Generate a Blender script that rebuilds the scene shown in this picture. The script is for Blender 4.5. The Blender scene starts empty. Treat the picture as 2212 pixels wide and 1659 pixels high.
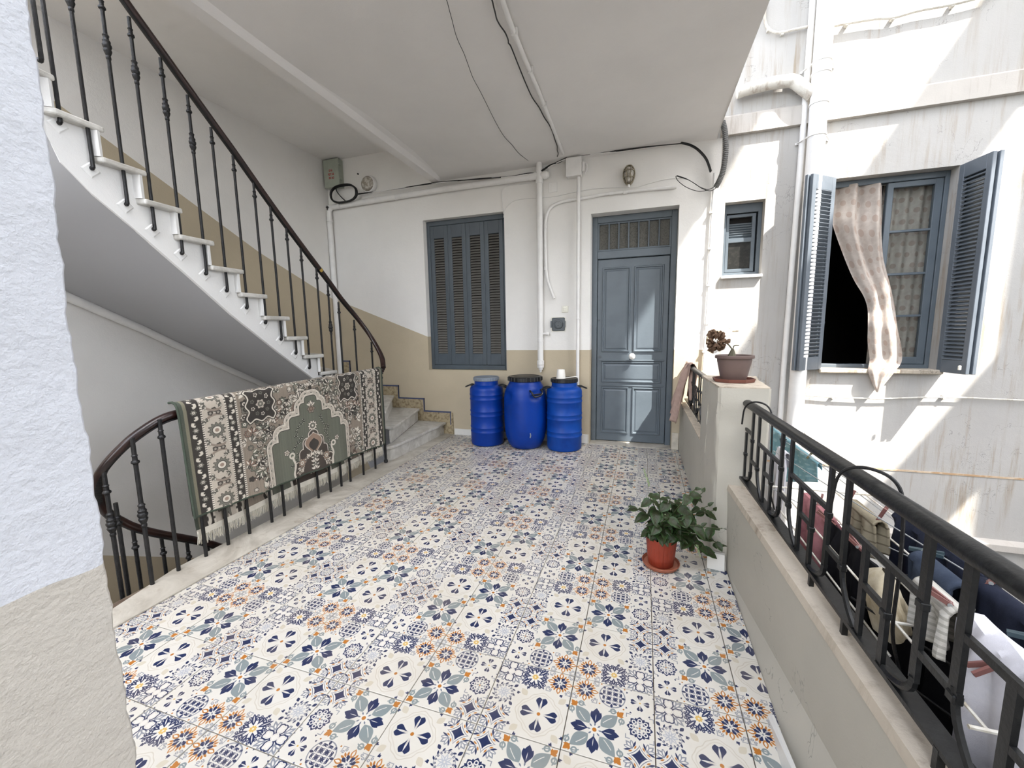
import bpy, math, random
import numpy as np
from mathutils import Vector, Matrix

sc = bpy.context.scene
random.seed(7)
PI = math.pi

# ---------------------------------------------------------------- camera, sky, sun, exposure
cam_d = bpy.data.cameras.new('camera')
cam = bpy.data.objects.new('camera', cam_d)
sc.collection.objects.link(cam)
cam_d.sensor_fit = 'HORIZONTAL'
cam_d.sensor_width = 36.0
cam_d.lens = 872.842 / 2212 * 36.0
cam_d.clip_start = 0.02
cam_d.clip_end = 200
CR, CU, CF, CC = (0.951450, 0.307384, -0.016053), (-0.024116, 0.126436, 0.991682), (-0.306857, 0.943148, -0.127711), (0.229774, -1.161098, 1.376108)
cam.matrix_world = Matrix(((CR[0], CU[0], -CF[0], CC[0]), (CR[1], CU[1], -CF[1], CC[1]), (CR[2], CU[2], -CF[2], CC[2]), (0, 0, 0, 1)))
sc.camera = cam

SUN_DIR = Vector((-1.35, 1.0, -2.36)).normalized()
world = bpy.data.worlds.new('world')
sc.world = world
world.use_nodes = True
wn = world.node_tree
bgn = wn.nodes['Background']
sky = wn.nodes.new('ShaderNodeTexSky')
sky.sky_type = 'NISHITA'
sky.sun_disc = False
sky.sun_elevation = math.asin(-SUN_DIR.z)
sky.sun_rotation = math.atan2(-SUN_DIR.x, -SUN_DIR.y)
sky.air_density = 1.0
sky.dust_density = 2.5
sky.ozone_density = 1.0
hsv = wn.nodes.new('ShaderNodeHueSaturation')
hsv.inputs['Saturation'].default_value = 0.38
wn.links.new(sky.outputs[0], hsv.inputs['Color'])
wn.links.new(hsv.outputs[0], bgn.inputs[0])
bgn.inputs[1].default_value = 0.35
sd = bpy.data.lights.new('sun', 'SUN')
sd.energy = 5.4
sd.angle = math.radians(0.53)
sd.color = (1.0, 0.955, 0.89)
so = bpy.data.objects.new('sun', sd)
sc.collection.objects.link(so)
so.rotation_euler = SUN_DIR.to_track_quat('-Z', 'Y').to_euler()
so.location = (8, -6, 14)
sc.view_settings.view_transform = 'Standard'
sc.view_settings.look = 'None'
sc.view_settings.gamma = 1.0
sc.view_settings.use_curve_mapping = False
sc.view_settings.exposure = 1.9

# ---------------------------------------------------------------- helpers
COL = sc.collection
S = lambda c: tuple(((v / 255) / 12.92 if v / 255 <= 0.04045 else ((v / 255 + 0.055) / 1.055) ** 2.4) for v in c)  # sRGB bytes -> linear


def wloc(o):
    v = Vector((0, 0, 0))
    while o is not None:
        v = v + o.location
        o = o.parent
    return v


def link(o, parent=None):
    COL.objects.link(o)
    if parent is not None:
        o.parent = parent
    return o


def thing(name, label, cat, loc=(0, 0, 0), group=None):
    o = bpy.data.objects.new(name, None)
    o.empty_display_size = 0.05
    o.location = loc
    link(o)
    o['label'] = label
    o['category'] = cat
    if group:
        o['group'] = group
    return o


def tag(o, label, cat, group=None):
    o['label'] = label
    o['category'] = cat
    if group:
        o['group'] = group
    return o


class MB:
    def __init__(s):
        s.v = []
        s.f = []
        s.m = []
        s.uv = {}

    def face(s, idx, m=0, uv=None):
        if uv:
            s.uv[len(s.f)] = uv
        s.f.append(tuple(idx))
        s.m.append(m)

    def quad(s, a, b, c, d, m=0, uv=None):
        n = len(s.v)
        s.v += [tuple(a), tuple(b), tuple(c), tuple(d)]
        s.face((n, n + 1, n + 2, n + 3), m, uv)

    def hexa(s, p, m=0):
        n = len(s.v)
        s.v += [tuple(q) for q in p]
        for f in ((0, 3, 2, 1), (4, 5, 6, 7), (0, 1, 5, 4), (1, 2, 6, 5), (2, 3, 7, 6), (3, 0, 4, 7)):
            s.face([n + i for i in f], m)
        return s

    def box(s, x0, x1, y0, y1, z0, z1, m=0):
        return s.hexa([(x0, y0, z0), (x1, y0, z0), (x1, y1, z0), (x0, y1, z0), (x0, y0, z1), (x1, y0, z1), (x1, y1, z1), (x0, y1, z1)], m)

    def cbox(s, x0, x1, y0, y1, z0, z1, b=0.004, m=0):
        """box with chamfered edges"""
        n = len(s.v)
        idx = {}
        X, Y, Z = (x0, x1), (y0, y1), (z0, z1)
        for i in (0, 1):
            for j in (0, 1):
                for k in (0, 1):
                    dx, dy, dz = (1 - 2 * i) * b, (1 - 2 * j) * b, (1 - 2 * k) * b
                    for a, p in (('x', (X[i], Y[j] + dy, Z[k] + dz)), ('y', (X[i] + dx, Y[j], Z[k] + dz)), ('z', (X[i] + dx, Y[j] + dy, Z[k]))):
                        idx[i, j, k, a] = len(s.v)
                        s.v.append(p)
        for i in (0, 1):
            fx = [idx[i, 0, 0, 'x'], idx[i, 1, 0, 'x'], idx[i, 1, 1, 'x'], idx[i, 0, 1, 'x']]
            fy = [idx[0, i, 0, 'y'], idx[0, i, 1, 'y'], idx[1, i, 1, 'y'], idx[1, i, 0, 'y']]
            fz = [idx[0, 0, i, 'z'], idx[1, 0, i, 'z'], idx[1, 1, i, 'z'], idx[0, 1, i, 'z']]
            for f in (fx, fy, fz):
                s.face(f if i else f[::-1], m)
        for i in (0, 1):
            for j in (0, 1):
                for f in ([idx[i, j, 0, 'x'], idx[i, j, 0, 'y'], idx[i, j, 1, 'y'], idx[i, j, 1, 'x']], [idx[i, 0, j, 'x'], idx[i, 0, j, 'z'], idx[i, 1, j, 'z'], idx[i, 1, j, 'x']], [idx[0, i, j, 'y'], idx[0, i, j, 'z'], idx[1, i, j, 'z'], idx[1, i, j, 'y']]):
                    s.face(f, m)
                for k in (0, 1):
                    s.face([idx[i, j, k, 'x'], idx[i, j, k, 'y'], idx[i, j, k, 'z']], m)
        return s

    def tube(s, pts, r, n=8, m=0, cap=True, flat=1.0, up=None, closed=False):
        """swept tube; r a number or a list; flat squashes it along the up axis"""
        P = [Vector(p) for p in pts]
        N = len(P)
        R = r if isinstance(r, (list, tuple)) else [r] * N
        base = len(s.v)
        prev = None
        for i, p in enumerate(P):
            if closed:
                t = P[(i + 1) % N] - P[i - 1]
            else:
                t = P[min(i + 1, N - 1)] - P[max(i - 1, 0)]
            if t.length < 1e-9:
                t = Vector((0, 0, 1))
            t.normalize()
            if up is not None:
                u = Vector(up) - t * t.dot(Vector(up))
            elif prev is not None:
                u = prev - t * t.dot(prev)
            else:
                a = Vector((0, 0, 1)) if abs(t.z) < 0.9 else Vector((1, 0, 0))
                u = a - t * t.dot(a)
            if u.length < 1e-6:
                u = t.orthogonal()
            u.normalize()
            prev = u
            w = t.cross(u)
            for k in range(n):
                a = 2 * PI * (k + 0.5) / n
                s.v.append(tuple(p + u * (math.sin(a) * R[i] * flat) + w * (math.cos(a) * R[i])))
        for i in range(N if closed else N - 1):
            j = (i + 1) % N
            for k in range(n):
                s.face((base + i * n + k, base + i * n + (k + 1) % n, base + j * n + (k + 1) % n, base + j * n + k), m)
        if cap and not closed:
            s.face([base + k for k in range(n)][::-1], m)
            s.face([base + (N - 1) * n + k for k in range(n)], m)
        return s

    def bar(s, a, b, w, h=None, m=0, up=(0, 0, 1)):
        """square bar from a to b"""
        h = w if h is None else h
        a, b = Vector(a), Vector(b)
        t = (b - a).normalized()
        u = Vector(up) - t * t.dot(Vector(up))
        if u.length < 1e-5:
            u = Vector((0, 1, 0)) - t * t.y
        u.normalize()
        v = t.cross(u)
        q = []
        for p in (a, b):
            for (i, j) in ((-1, -1), (1, -1), (1, 1), (-1, 1)):
                q.append(p + v * (i * w / 2) + u * (j * h / 2))
        return s.hexa(q, m)

    def lathe(s, prof, c, n=32, m=0, axis='z', cap=True, wob=None):
        """prof: list of (r, h)"""
        base = len(s.v)
        c = Vector(c)
        for (r, h) in prof:
            for k in range(n):
                a = 2 * PI * k / n
                rr = r if wob is None else r * wob(a, h)
                if axis == 'z':
                    p = (math.cos(a) * rr, math.sin(a) * rr, h)
                elif axis == 'y':
                    p = (math.cos(a) * rr, h, -math.sin(a) * rr)
                else:
                    p = (h, math.cos(a) * rr, math.sin(a) * rr)
                s.v.append(tuple(c + Vector(p)))
        for i in range(len(prof) - 1):
            for k in range(n):
                s.face((base + i * n + k, base + i * n + (k + 1) % n, base + (i + 1) * n + (k + 1) % n, base + (i + 1) * n + k), m)
        if cap:
            s.face([base + k for k in range(n)][::-1], m)
            s.face([base + (len(prof) - 1) * n + k for k in range(n)], m)
        return s

    def prism(s, pts, off, m=0):
        """closed polygon pts extruded by vector off"""
        n = len(s.v)
        k = len(pts)
        o = Vector(off)
        s.v += [tuple(p) for p in pts] + [tuple(Vector(p) + o) for p in pts]
        s.face(list(range(n, n + k))[::-1], m)
        s.face(list(range(n + k, n + 2 * k)), m)
        for i in range(k):
            j = (i + 1) % k
            s.face((n + i, n + j, n + k + j, n + k + i), m)
        return s

    def grid(s, fn, nu, nv, m=0, uvs=True):
        base = len(s.v)
        for j in range(nv + 1):
            for i in range(nu + 1):
                s.v.append(tuple(fn(i / nu, j / nv)))
        for j in range(nv):
            for i in range(nu):
                a = base + j * (nu + 1) + i
                uv = [(i / nu, j / nv), ((i + 1) / nu, j / nv), ((i + 1) / nu, (j + 1) / nv), (i / nu, (j + 1) / nv)] if uvs else None
                s.face((a, a + 1, a + nu + 2, a + nu + 1), m, uv)
        return s

    def mesh(s, name, mats, smooth=False, loc=(0, 0, 0), fix=True):
        me = bpy.data.meshes.new(name)
        L = Vector(loc)
        me.from_pydata([tuple(Vector(v) - L) for v in s.v], [], s.f)
        for mt in (mats if isinstance(mats, (list, tuple)) else [mats]):
            me.materials.append(mt)
        me.polygons.foreach_set('material_index', s.m)
        if s.uv:
            lay = me.uv_layers.new(name='UVMap')
            for fi, uv in s.uv.items():
                p = me.polygons[fi]
                for li, q in zip(p.loop_indices, uv):
                    lay.data[li].uv = q
        if fix:
            import bmesh
            b = bmesh.new()
            b.from_mesh(me)
            bmesh.ops.recalc_face_normals(b, faces=b.faces)
            b.to_mesh(me)
            b.free()
        if smooth:
            me.polygons.foreach_set('use_smooth', [True] * len(me.polygons))
            me.set_sharp_from_angle(angle=math.radians(38))
        me.update()
        return me

    def build(s, name, mats, parent=None, smooth=False, kind=None, label=None, solid=0, sub=0, fix=True):
        L = wloc(parent) if parent is not None else Vector((0, 0, 0))
        o = bpy.data.objects.new(name, s.mesh(name, mats, smooth, L, fix))
        link(o, parent)
        if kind:
            o['kind'] = kind
        if label:
            o['label'] = label
        if solid:
            md = o.modifiers.new('thick', 'SOLIDIFY')
            md.thickness = solid
            md.offset = 0
        if sub:
            md = o.modifiers.new('sub', 'SUBSURF')
            md.levels = sub
            md.render_levels = sub
        return o


def smooth_path(pts, k=6):
    """Catmull-Rom through the points"""
    P = [Vector(p) for p in pts]
    if len(P) < 3:
        return P
    out = []
    Q = [P[0] * 2 - P[1]] + P + [P[-1] * 2 - P[-2]]
    for i in range(1, len(Q) - 2):
        a, b, c, d = Q[i - 1], Q[i], Q[i + 1], Q[i + 2]
        for j in range(k):
            t = j / k
            out.append(0.5 * ((2 * b) + (c - a) * t + (2 * a - 5 * b + 4 * c - d) * t * t + (3 * b - a - 3 * c + d) * t ** 3))
    out.append(P[-1])
    return out


def put(me, name, parent, off, rot=None, scale=None):
    """another object on shared mesh data"""
    o = bpy.data.objects.new(name, me)
    link(o, parent)
    o.location = off
    if rot:
        o.rotation_euler = rot
    if scale:
        o.scale = scale
    return o


# ---------------------------------------------------------------- materials
def nt(name):
    m = bpy.data.materials.new(name)
    m.use_nodes = True
    t = m.node_tree
    return m, t, t.nodes['Principled BSDF']


def mth(t, op, a, b=None, c=None):
    n = t.nodes.new('ShaderNodeMath')
    n.operation = op
    for i, v in enumerate((a, b, c)):
        if v is None:
            continue
        if isinstance(v, (int, float)):
            n.inputs[i].default_value = v
        else:
            t.links.new(v, n.inputs[i])
    return n.outputs[0]


def mixc(t, f, a, b, mode='MIX'):
    n = t.nodes.new('ShaderNodeMix')
    n.data_type = 'RGBA'
    n.blend_type = mode
    for i, v in ((0, f), (6, a), (7, b)):
        if isinstance(v, (int, float)):
            n.inputs[i].default_value = v
        elif isinstance(v, tuple):
            n.inputs[i].default_value = (*v[:3], 1)
        else:
            t.links.new(v, n.inputs[i])
    return n.outputs[2]


def tc(t, kind='Object'):
    return t.nodes.new('ShaderNodeTexCoord').outputs[kind]


def mapping(t, vec, sc_=(1, 1, 1), rot=(0, 0, 0)):
    n = t.nodes.new('ShaderNodeMapping')
    n.inputs['Scale'].default_value = sc_
    n.inputs['Rotation'].default_value = rot
    t.links.new(vec, n.inputs[0])
    return n.outputs[0]


def noise(t, vec, scale, detail=4, rough=0.55, dist=0):
    n = t.nodes.new('ShaderNodeTexNoise')
    n.inputs['Scale'].default_value = scale
    n.inputs['Detail'].default_value = detail
    n.inputs['Roughness'].default_value = rough
    n.inputs['Distortion'].default_value = dist
    t.links.new(vec, n.inputs['Vector'])
    return n.outputs[0]


def ramp(t, f, lo, hi, a=0.0, b=1.0):
    n = t.nodes.new('ShaderNodeMapRange')
    n.clamp = True
    for i, v in enumerate((lo, hi, a, b)):
        n.inputs[i + 1].default_value = v
    t.links.new(f, n.inputs[0])
    return n.outputs[0]


def bump(t, b, h, strength, dist=0.01):
    n = t.nodes.new('ShaderNodeBump')
    n.inputs['Strength'].default_value = strength
    n.inputs['Distance'].default_value = dist
    t.links.new(h, n.inputs['Height'])
    t.links.new(n.outputs[0], b.inputs['Normal'])


def plain(name, c, rough=0.5, metal=0.0, var=0.0, vs=8, bmp=0.0, bs=60, spec=0.5, c2=None, lo=0.45, hi=0.65):
    m, t, b = nt(name)
    b.inputs['Roughness'].default_value = rough
    b.inputs['Metallic'].default_value = metal
    b.inputs['Specular IOR Level'].default_value = spec
    b.inputs['Base Color'].default_value = (*c, 1)
    if var or c2:
        o = tc(t)
        f = ramp(t, noise(t, o, vs, 5), lo, hi)
        d = c2 if c2 else tuple(v * (1 - var) for v in c)
        t.links.new(mixc(t, f, c, d), b.inputs['Base Color'])
    if bmp:
        bump(t, b, noise(t, tc(t), bs, 4), bmp)
    return m


WHITE = (0.80, 0.78, 0.745)
BEIGE = S((190, 177, 153))


def plaster(name, c, var=0.06, bmp=0.25, stain=None, band=None, rough=0.75, crack=0.0):
    """painted plaster; band(t, obj) -> factor for the beige dado; stain = colour of vertical drip dirt"""
    m, t, b = nt(name)
    o = tc(t)
    big = ramp(t, noise(t, o, 1.3, 4, 0.6), 0.35, 0.7)
    col = mixc(t, big, c, tuple(v * (1 - var) for v in c))
    if band:
        f = band(t, o)
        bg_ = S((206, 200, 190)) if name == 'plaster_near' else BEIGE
        bb = mixc(t, big, bg_, tuple(v * 0.88 for v in bg_))
        col = mixc(t, f, col, bb)
    sp = ramp(t, noise(t, o, 38, 3, 0.6), 0.72, 0.8)
    col = mixc(t, mth(t, 'MULTIPLY', sp, 0.25), col, tuple(v * 0.55 for v in c))
    if stain:
        v = mapping(t, o, (14, 14, 0.9))
        dr = ramp(t, noise(t, v, 1.0, 6, 0.7), 0.50, 0.70)
        wide = ramp(t, noise(t, o, 1.1, 3, 0.5), 0.36, 0.60)
        col = mixc(t, mth(t, 'MULTIPLY', mth(t, 'MULTIPLY', dr, wide), 0.8), col, stain)
    if crack:
        n_ = noise(t, o, 2.6, 5, 0.62, 0.4)
        ln = mth(t, 'LESS_THAN', mth(t, 'ABSOLUTE', mth(t, 'SUBTRACT', n_, 0.5)), 0.0028)
        mk = mth(t, 'GREATER_THAN', noise(t, o, 1.7, 2), 0.5)
        col = mixc(t, mth(t, 'MULTIPLY', mth(t, 'MULTIPLY', ln, mk), crack), col, tuple(v * 0.25 for v in c))
    t.links.new(col, b.inputs['Base Color'])
    b.inputs['Roughness'].default_value = rough
    b.inputs['Specular IOR Level'].default_value = 0.25
    h = mth(t, 'ADD', mth(t, 'MULTIPLY', noise(t, o, 14, 5, 0.6), 0.8), mth(t, 'MULTIPLY', noise(t, o, 120, 3, 0.6), 0.35))
    bump(t, b, h, bmp, 0.012)
    return m


def sep(t, o):
    n = t.nodes.new('ShaderNodeSeparateXYZ')
    t.links.new(o, n.inputs[0])
    return n.outputs


def band_back(t, o):
    x, y, z = sep(t, o)
    zd = mth(t, 'MAXIMUM', 1.148, mth(t, 'SUBTRACT', 1.333, mth(t, 'MULTIPLY', mth(t, 'ADD', x, 2.55), 0.374)))
    return mth(t, 'LESS_THAN', z, zd)


def band_left(t, o):
    x, y, z = sep(t, o)
    a = mth(t, 'SUBTRACT', 1.863, mth(t, 'MULTIPLY', mth(t, 'SUBTRACT', y, 3.72), 0.40))
    b_ = mth(t, 'SUBTRACT', 2.336, mth(t, 'MULTIPLY', mth(t, 'SUBTRACT', y, 2.538), 0.50))
    zu = mth(t, 'MAXIMUM', a, b_)
    zs = mth(t, 'SUBTRACT', 1.76, mth(t, 'MULTIPLY', mth(t, 'SUBTRACT', y, 0.828), 0.55))
    zl = mth(t, 'SUBTRACT', -0.449, mth(t, 'MULTIPLY', mth(t, 'SUBTRACT', y, 0.841), 0.6))
    up = mth(t, 'MULTIPLY', mth(t, 'LESS_THAN', z, zu), mth(t, 'GREATER_THAN', z, zs))
    return mth(t, 'MAXIMUM', up, mth(t, 'LESS_THAN', z, zl))


def band_near(t, o):
    x, y, z = sep(t, o)
    return mth(t, 'LESS_THAN', mth(t, 'ADD', z, mth(t, 'MULTIPLY', noise(t, o, 9, 2), 0.02)), 1.11)


M = {}
M['wall_back'] = plaster('plaster_back', WHITE, band=band_back)
M['wall_left'] = plaster('plaster_left', WHITE, band=band_left)
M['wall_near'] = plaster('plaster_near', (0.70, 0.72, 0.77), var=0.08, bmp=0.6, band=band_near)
M['ceiling'] = plaster('plaster_ceiling', (0.81, 0.785, 0.755), var=0.07, bmp=0.12)
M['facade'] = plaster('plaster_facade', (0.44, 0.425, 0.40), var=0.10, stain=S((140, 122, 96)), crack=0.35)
M['ledge'] = plaster('plaster_ledge', (0.52, 0.485, 0.44), var=0.18, stain=S((120, 100, 78)))
M['parapet'] = plaster('plaster_parapet', S((186, 181, 168)), var=0.12, bmp=0.15, rough=0.5, crack=0.4)
M['coping'] = plaster('stone_coping', S((200, 188, 170)), var=0.30, bmp=0.3, stain=S((110, 92, 74)), crack=0.8)
M['white'] = plain('white_paint', (0.78, 0.765, 0.74), 0.45, var=0.06, vs=9, bmp=0.05)
M['stringer'] = plaster('plaster_stringer', (0.82, 0.815, 0.80), var=0.05, bmp=0.25)
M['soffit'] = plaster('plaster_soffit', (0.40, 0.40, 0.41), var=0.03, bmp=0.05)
M['black'] = plain('black_iron', S((20, 20, 21)), 0.45, 0.2, c2=S((34, 33, 33)), vs=40, bmp=0.25, bs=90)
M['iron'] = plain('dark_grey_iron', S((15, 16, 17)), 0.40, 0.1, c2=S((28, 29, 29)), vs=50, bmp=0.1, bs=90)
M['wood'] = plain('dark_wood_rail', S((44, 26, 22)), 0.28, c2=S((28, 17, 16)), vs=12)
M['brass'] = plain('brass', S((205, 175, 95)), 0.3, 0.9)
M['grey'] = plain('blue_grey_paint', S((88, 97, 104)), 0.38, c2=S((82, 91, 98)), vs=5, bmp=0.06, bs=45)
M['shutter'] = plain('dark_grey_paint', S((74, 83, 90)), 0.42, c2=S((68, 76, 83)), vs=5, bmp=0.05)
M['slat_dusty'] = plain('dusty_slat', S((112, 109, 103)), 0.6, c2=S((96, 94, 90)), vs=9)
M['shutter_blue'] = plain('blue_grey_shutter', S((97, 104, 111)), 0.42, c2=S((89, 96, 103)), vs=5, bmp=0.06)
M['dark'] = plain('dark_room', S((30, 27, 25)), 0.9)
M['glass'] = plain('dark_glass', S((34, 34, 32)), 0.3, c2=S((46, 45, 42)), vs=30, spec=0.25)
M['wired'] = plain('wired_glass', S((92, 90, 82)), 0.3, c2=S((60, 58, 52)), vs=90, bmp=0.5, bs=140)
M['blue'] = plain('blue_plastic', S((0, 52, 142)), 0.4, c2=S((0, 46, 128)), vs=4, bmp=0.04, bs=30, spec=0.3)
M['blue2'] = plain('scuffed_blue_plastic', S((6, 64, 148)), 0.45, c2=S((4, 54, 134)), vs=6, bmp=0.05, bs=30, spec=0.3)
M['lid'] = plain('black_plastic', S((22, 23, 26)), 0.35)
M['greylid'] = plain('grey_plastic_lid', S((120, 128, 138)), 0.4)
M['cup'] = plain('white_plastic', S((225, 222, 215)), 0.35)
M['cable'] = plain('black_cable', S((18, 18, 19)), 0.45)
M['cream'] = plain('cream_plastic', S((225, 222, 208)), 0.4)
M['boxgreen'] = plain('grey_green_steel', S((164, 170, 156)), 0.5, var=0.12, vs=10)
M['red'] = plain('red_stencil', S((170, 30, 30)), 0.6)
M['lamp_glass'] = plain('ribbed_glass', S((150, 142, 130)), 0.15, c2=S((205, 200, 190)), vs=26)
M['cage'] = plain('worn_cream_paint', S((150, 140, 118)), 0.5, c2=S((105, 96, 78)), vs=25)
M['socket'] = plain('dark_socket', S((74, 80, 84)), 0.4)
M['terracotta'] = plain('terracotta_plastic', S((142, 52, 30)), 0.5, c2=S((124, 44, 26)), vs=9)
M['saucer'] = plain('brown_saucer', S((150, 86, 62)), 0.5)
M['soil'] = plain('dark_soil', S((32, 24, 18)), 0.95, c2=S((60, 46, 34)), vs=60, bmp=0.8)
M['stem'] = plain('plant_stem', S((66, 74, 44)), 0.6)
M['drystem'] = plain('dry_stem', S((88, 84, 66)), 0.8)
M['dry'] = plain('dry_petals', S((118, 92, 70)), 0.9, c2=S((66, 46, 36)), vs=30)
M['pot_brown'] = plain('brown_plastic_pot', S((104, 86, 80)), 0.5, c2=S((92, 76, 70)), vs=6)
M['pot_saucer'] = plain('red_brown_saucer', S((110, 66, 54)), 0.5)
M['waste'] = plaster('weathered_pipe', (0.72, 0.69, 0.62), var=0.2, stain=S((120, 86, 50)))
M['hose'] = plain('grey_corrugated_hose', S((98, 98, 96)), 0.6)
M['marble_skirt'] = plain('cream_skirting', S((206, 198, 182)), 0.4, var=0.2, vs=14)
M['tileback'] = plain('white_tile', S((222, 220, 214)), 0.25, var=0.05)
M['blue_line'] = plain('blue_paint_line', S((70, 78, 108)), 0.6, var=0.25, vs=20)
M['skirt_beige'] = plain('speckled_skirting', S((170, 155, 125)), 0.6, c2=S((128, 112, 84)), vs=30)
M['ground'] = plain('yard_concrete', S((96, 92, 86)), 0.9, var=0.2)
M['render'] = plaster('plaster_wing', (0.74, 0.71, 0.66), var=0.1)
M['grout'] = plain('grout', S((104, 90, 76)), 0.9, c2=S((78, 62, 50)), vs=14)
M['peg'] = plain('pink_brown_peg', S((124, 82, 76)), 0.5)
M['peg_teal'] = plain('dark_teal_peg', S((52, 68, 74)), 0.5)
M['peg_olive'] = plain('olive_peg', S((110, 104, 74)), 0.5)
M['rod'] = plain('white_coated_rod', S((226, 222, 210)), 0.4, c2=S((190, 180, 160)), vs=25)
M['wire'] = plain('thin_line', S((150, 152, 150)), 0.5)


def marble(name, a, b_, s=3.0, dirt=None):
    m, t, b = nt(name)
    o = tc(t)
    v = noise(t, o, s, 8, 0.65, 2.2)
    f = ramp(t, v, 0.40, 0.62)
    col = mixc(t, f, a, b_)
    if dirt:
        f2 = ramp(t, noise(t, o, 9, 6, 0.7), 0.56, 0.72)
        col = mixc(t, mth(t, 'MULTIPLY', f2, 0.5), col, dirt)
    t.links.new(col, b.inputs['Base Color'])
    b.inputs['Roughness'].default_value = 0.32
    bump(t, b, noise(t, o, 40, 3), 0.06)
    return m


M['marble'] = marble('grey_marble', S((208, 206, 200)), S((176, 173, 166)), dirt=S((150, 138, 118)))
M['curb'] = marble('worn_grey_marble', S((196, 190, 178)), S((166, 159, 146)), 2.0, S((128, 110, 88)))


def cloth(name, c, c2=None, stripes=None, rough=0.9, wv=420, dots=None, alpha=None):
    m, t, b = nt(name)
    o = tc(t)
    uv = tc(t, 'UV')
    f = ramp(t, noise(t, o, 22, 4, 0.6), 0.35, 0.7)
    col = mixc(t, f, c, c2 or tuple(v * 0.84 for v in c))
    if stripes:
        n_, sc_, w_ = stripes
        x, y, z = sep(t, uv)
        s_ = mth(t, 'FRACT', mth(t, 'MULTIPLY', y, sc_))
        col = mixc(t, mth(t, 'LESS_THAN', s_, w_), col, n_)
    if dots:
        x, y, z = sep(t, uv)
        row = mth(t, 'MULTIPLY', y, dots[1])
        off = mth(t, 'MULTIPLY', mth(t, 'FLOOR', row), 0.37)
        fx = mth(t, 'SUBTRACT', mth(t, 'FRACT', mth(t, 'ADD', mth(t, 'MULTIPLY', x, dots[2]), off)), 0.5)
        fy = mth(t, 'SUBTRACT', mth(t, 'FRACT', row), 0.5)
        d = mth(t, 'ADD', mth(t, 'POWER', mth(t, 'ABSOLUTE', mth(t, 'MULTIPLY', fx, 1.0)), 2.0), mth(t, 'POWER', mth(t, 'ABSOLUTE', mth(t, 'MULTIPLY', fy, 1.15)), 2.0))
        col = mixc(t, mth(t, 'LESS_THAN', d, 0.075), col, dots[0])
    t.links.new(col, b.inputs['Base Color'])
    b.inputs['Roughness'].default_value = rough
    b.inputs['Specular IOR Level'].default_value = 0.15
    if alpha:
        tr = t.nodes.new('ShaderNodeBsdfTranslucent')
        t.links.new(col, tr.inputs[0])
        mx = t.nodes.new('ShaderNodeMixShader')
        mx.inputs[0].default_value = alpha
        t.links.new(b.outputs[0], mx.inputs[1])
        t.links.new(tr.outputs[0], mx.inputs[2])
        t.links.new(mx.outputs[0], t.nodes['Material Output'].inputs[0])
    bump(t, b, noise(t, o, wv, 2), 0.25, 0.004)
    return m


# ---------------------------------------------------------------- flat prints drawn in memory (tile glaze, carpet pile)
class Canvas:
    def __init__(s, w, h, base):
        s.w, s.h = w, h
        s.a = np.empty((h, w, 3), np.float32)
        s.a[:] = np.array(base, np.float32) / 255

    def region(s, x0, x1, y0, y1):
        """pixel window and local coordinates -1..1 of a rectangle given in canvas fractions"""
        i0, i1, j0, j1 = int(round(x0 * s.w)), int(round(x1 * s.w)), int(round(y0 * s.h)), int(round(y1 * s.h))
        X, Y = np.meshgrid((np.arange(i0, i1) + .5 - i0) / (i1 - i0) * 2 - 1, (np.arange(j0, j1) + .5 - j0) / (j1 - j0) * 2 - 1)
        return Reg(s.a[j0:j1, i0:i1], X.astype(np.float32), Y.astype(np.float32), 2.0 / (i1 - i0))

    def image(s, name):
        im = bpy.data.images.new(name, s.w, s.h)
        px = np.ones((s.h, s.w, 4), np.float32)
        px[..., :3] = np.clip(s.a, 0, 1)
        im.pixels.foreach_set(px.ravel())
        im.update()
        im.pack()
        return im


class Reg:
    def __init__(s, a, x, y, px):
        s.a, s.x, s.y, s.px = a, x, y, px

    def paint(s, d, c, al=1.0):
        m = (np.clip(0.5 - d / s.px, 0, 1) * al)[..., None]
        s.a[:] = s.a * (1 - m) + (np.array(c, np.float32) / 255) * m

    def fold(s, n, ph=0.0):
        """n-fold rotation, returns coordinates with the motif along +x"""
        st = 2 * PI / n
        a = np.arctan2(s.y, s.x) - ph
        a = a - np.round(a / st) * st
        r = np.hypot(s.x, s.y)
        return r * np.cos(a), r * np.sin(a)


def rot2(x, y, a, ox=0.0, oy=0.0):
    x, y = x - ox, y - oy
    c, s_ = math.cos(a), math.sin(a)
    return x * c + y * s_, -x * s_ + y * c


def leaf(x, y, x0, x1, w, p=1.0):
    t = np.clip((x - x0) / (x1 - x0), 0, 1)
    d = np.abs(y) - w * np.sin(PI * t ** p)
    return np.maximum(d, np.maximum(x0 - x, x - x1))


def ring(x, y, cx, cy, r, th):
    return np.abs(np.hypot(x - cx, y - cy) - r) - th


NAVY, GREY, ORANGE, OCHRE, PALE, CREAM, MID = (30, 41, 76), (124, 133, 133), (170, 106, 40), (200, 164, 88), (188, 180, 165), (208, 203, 193), (128, 131, 138)


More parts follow.
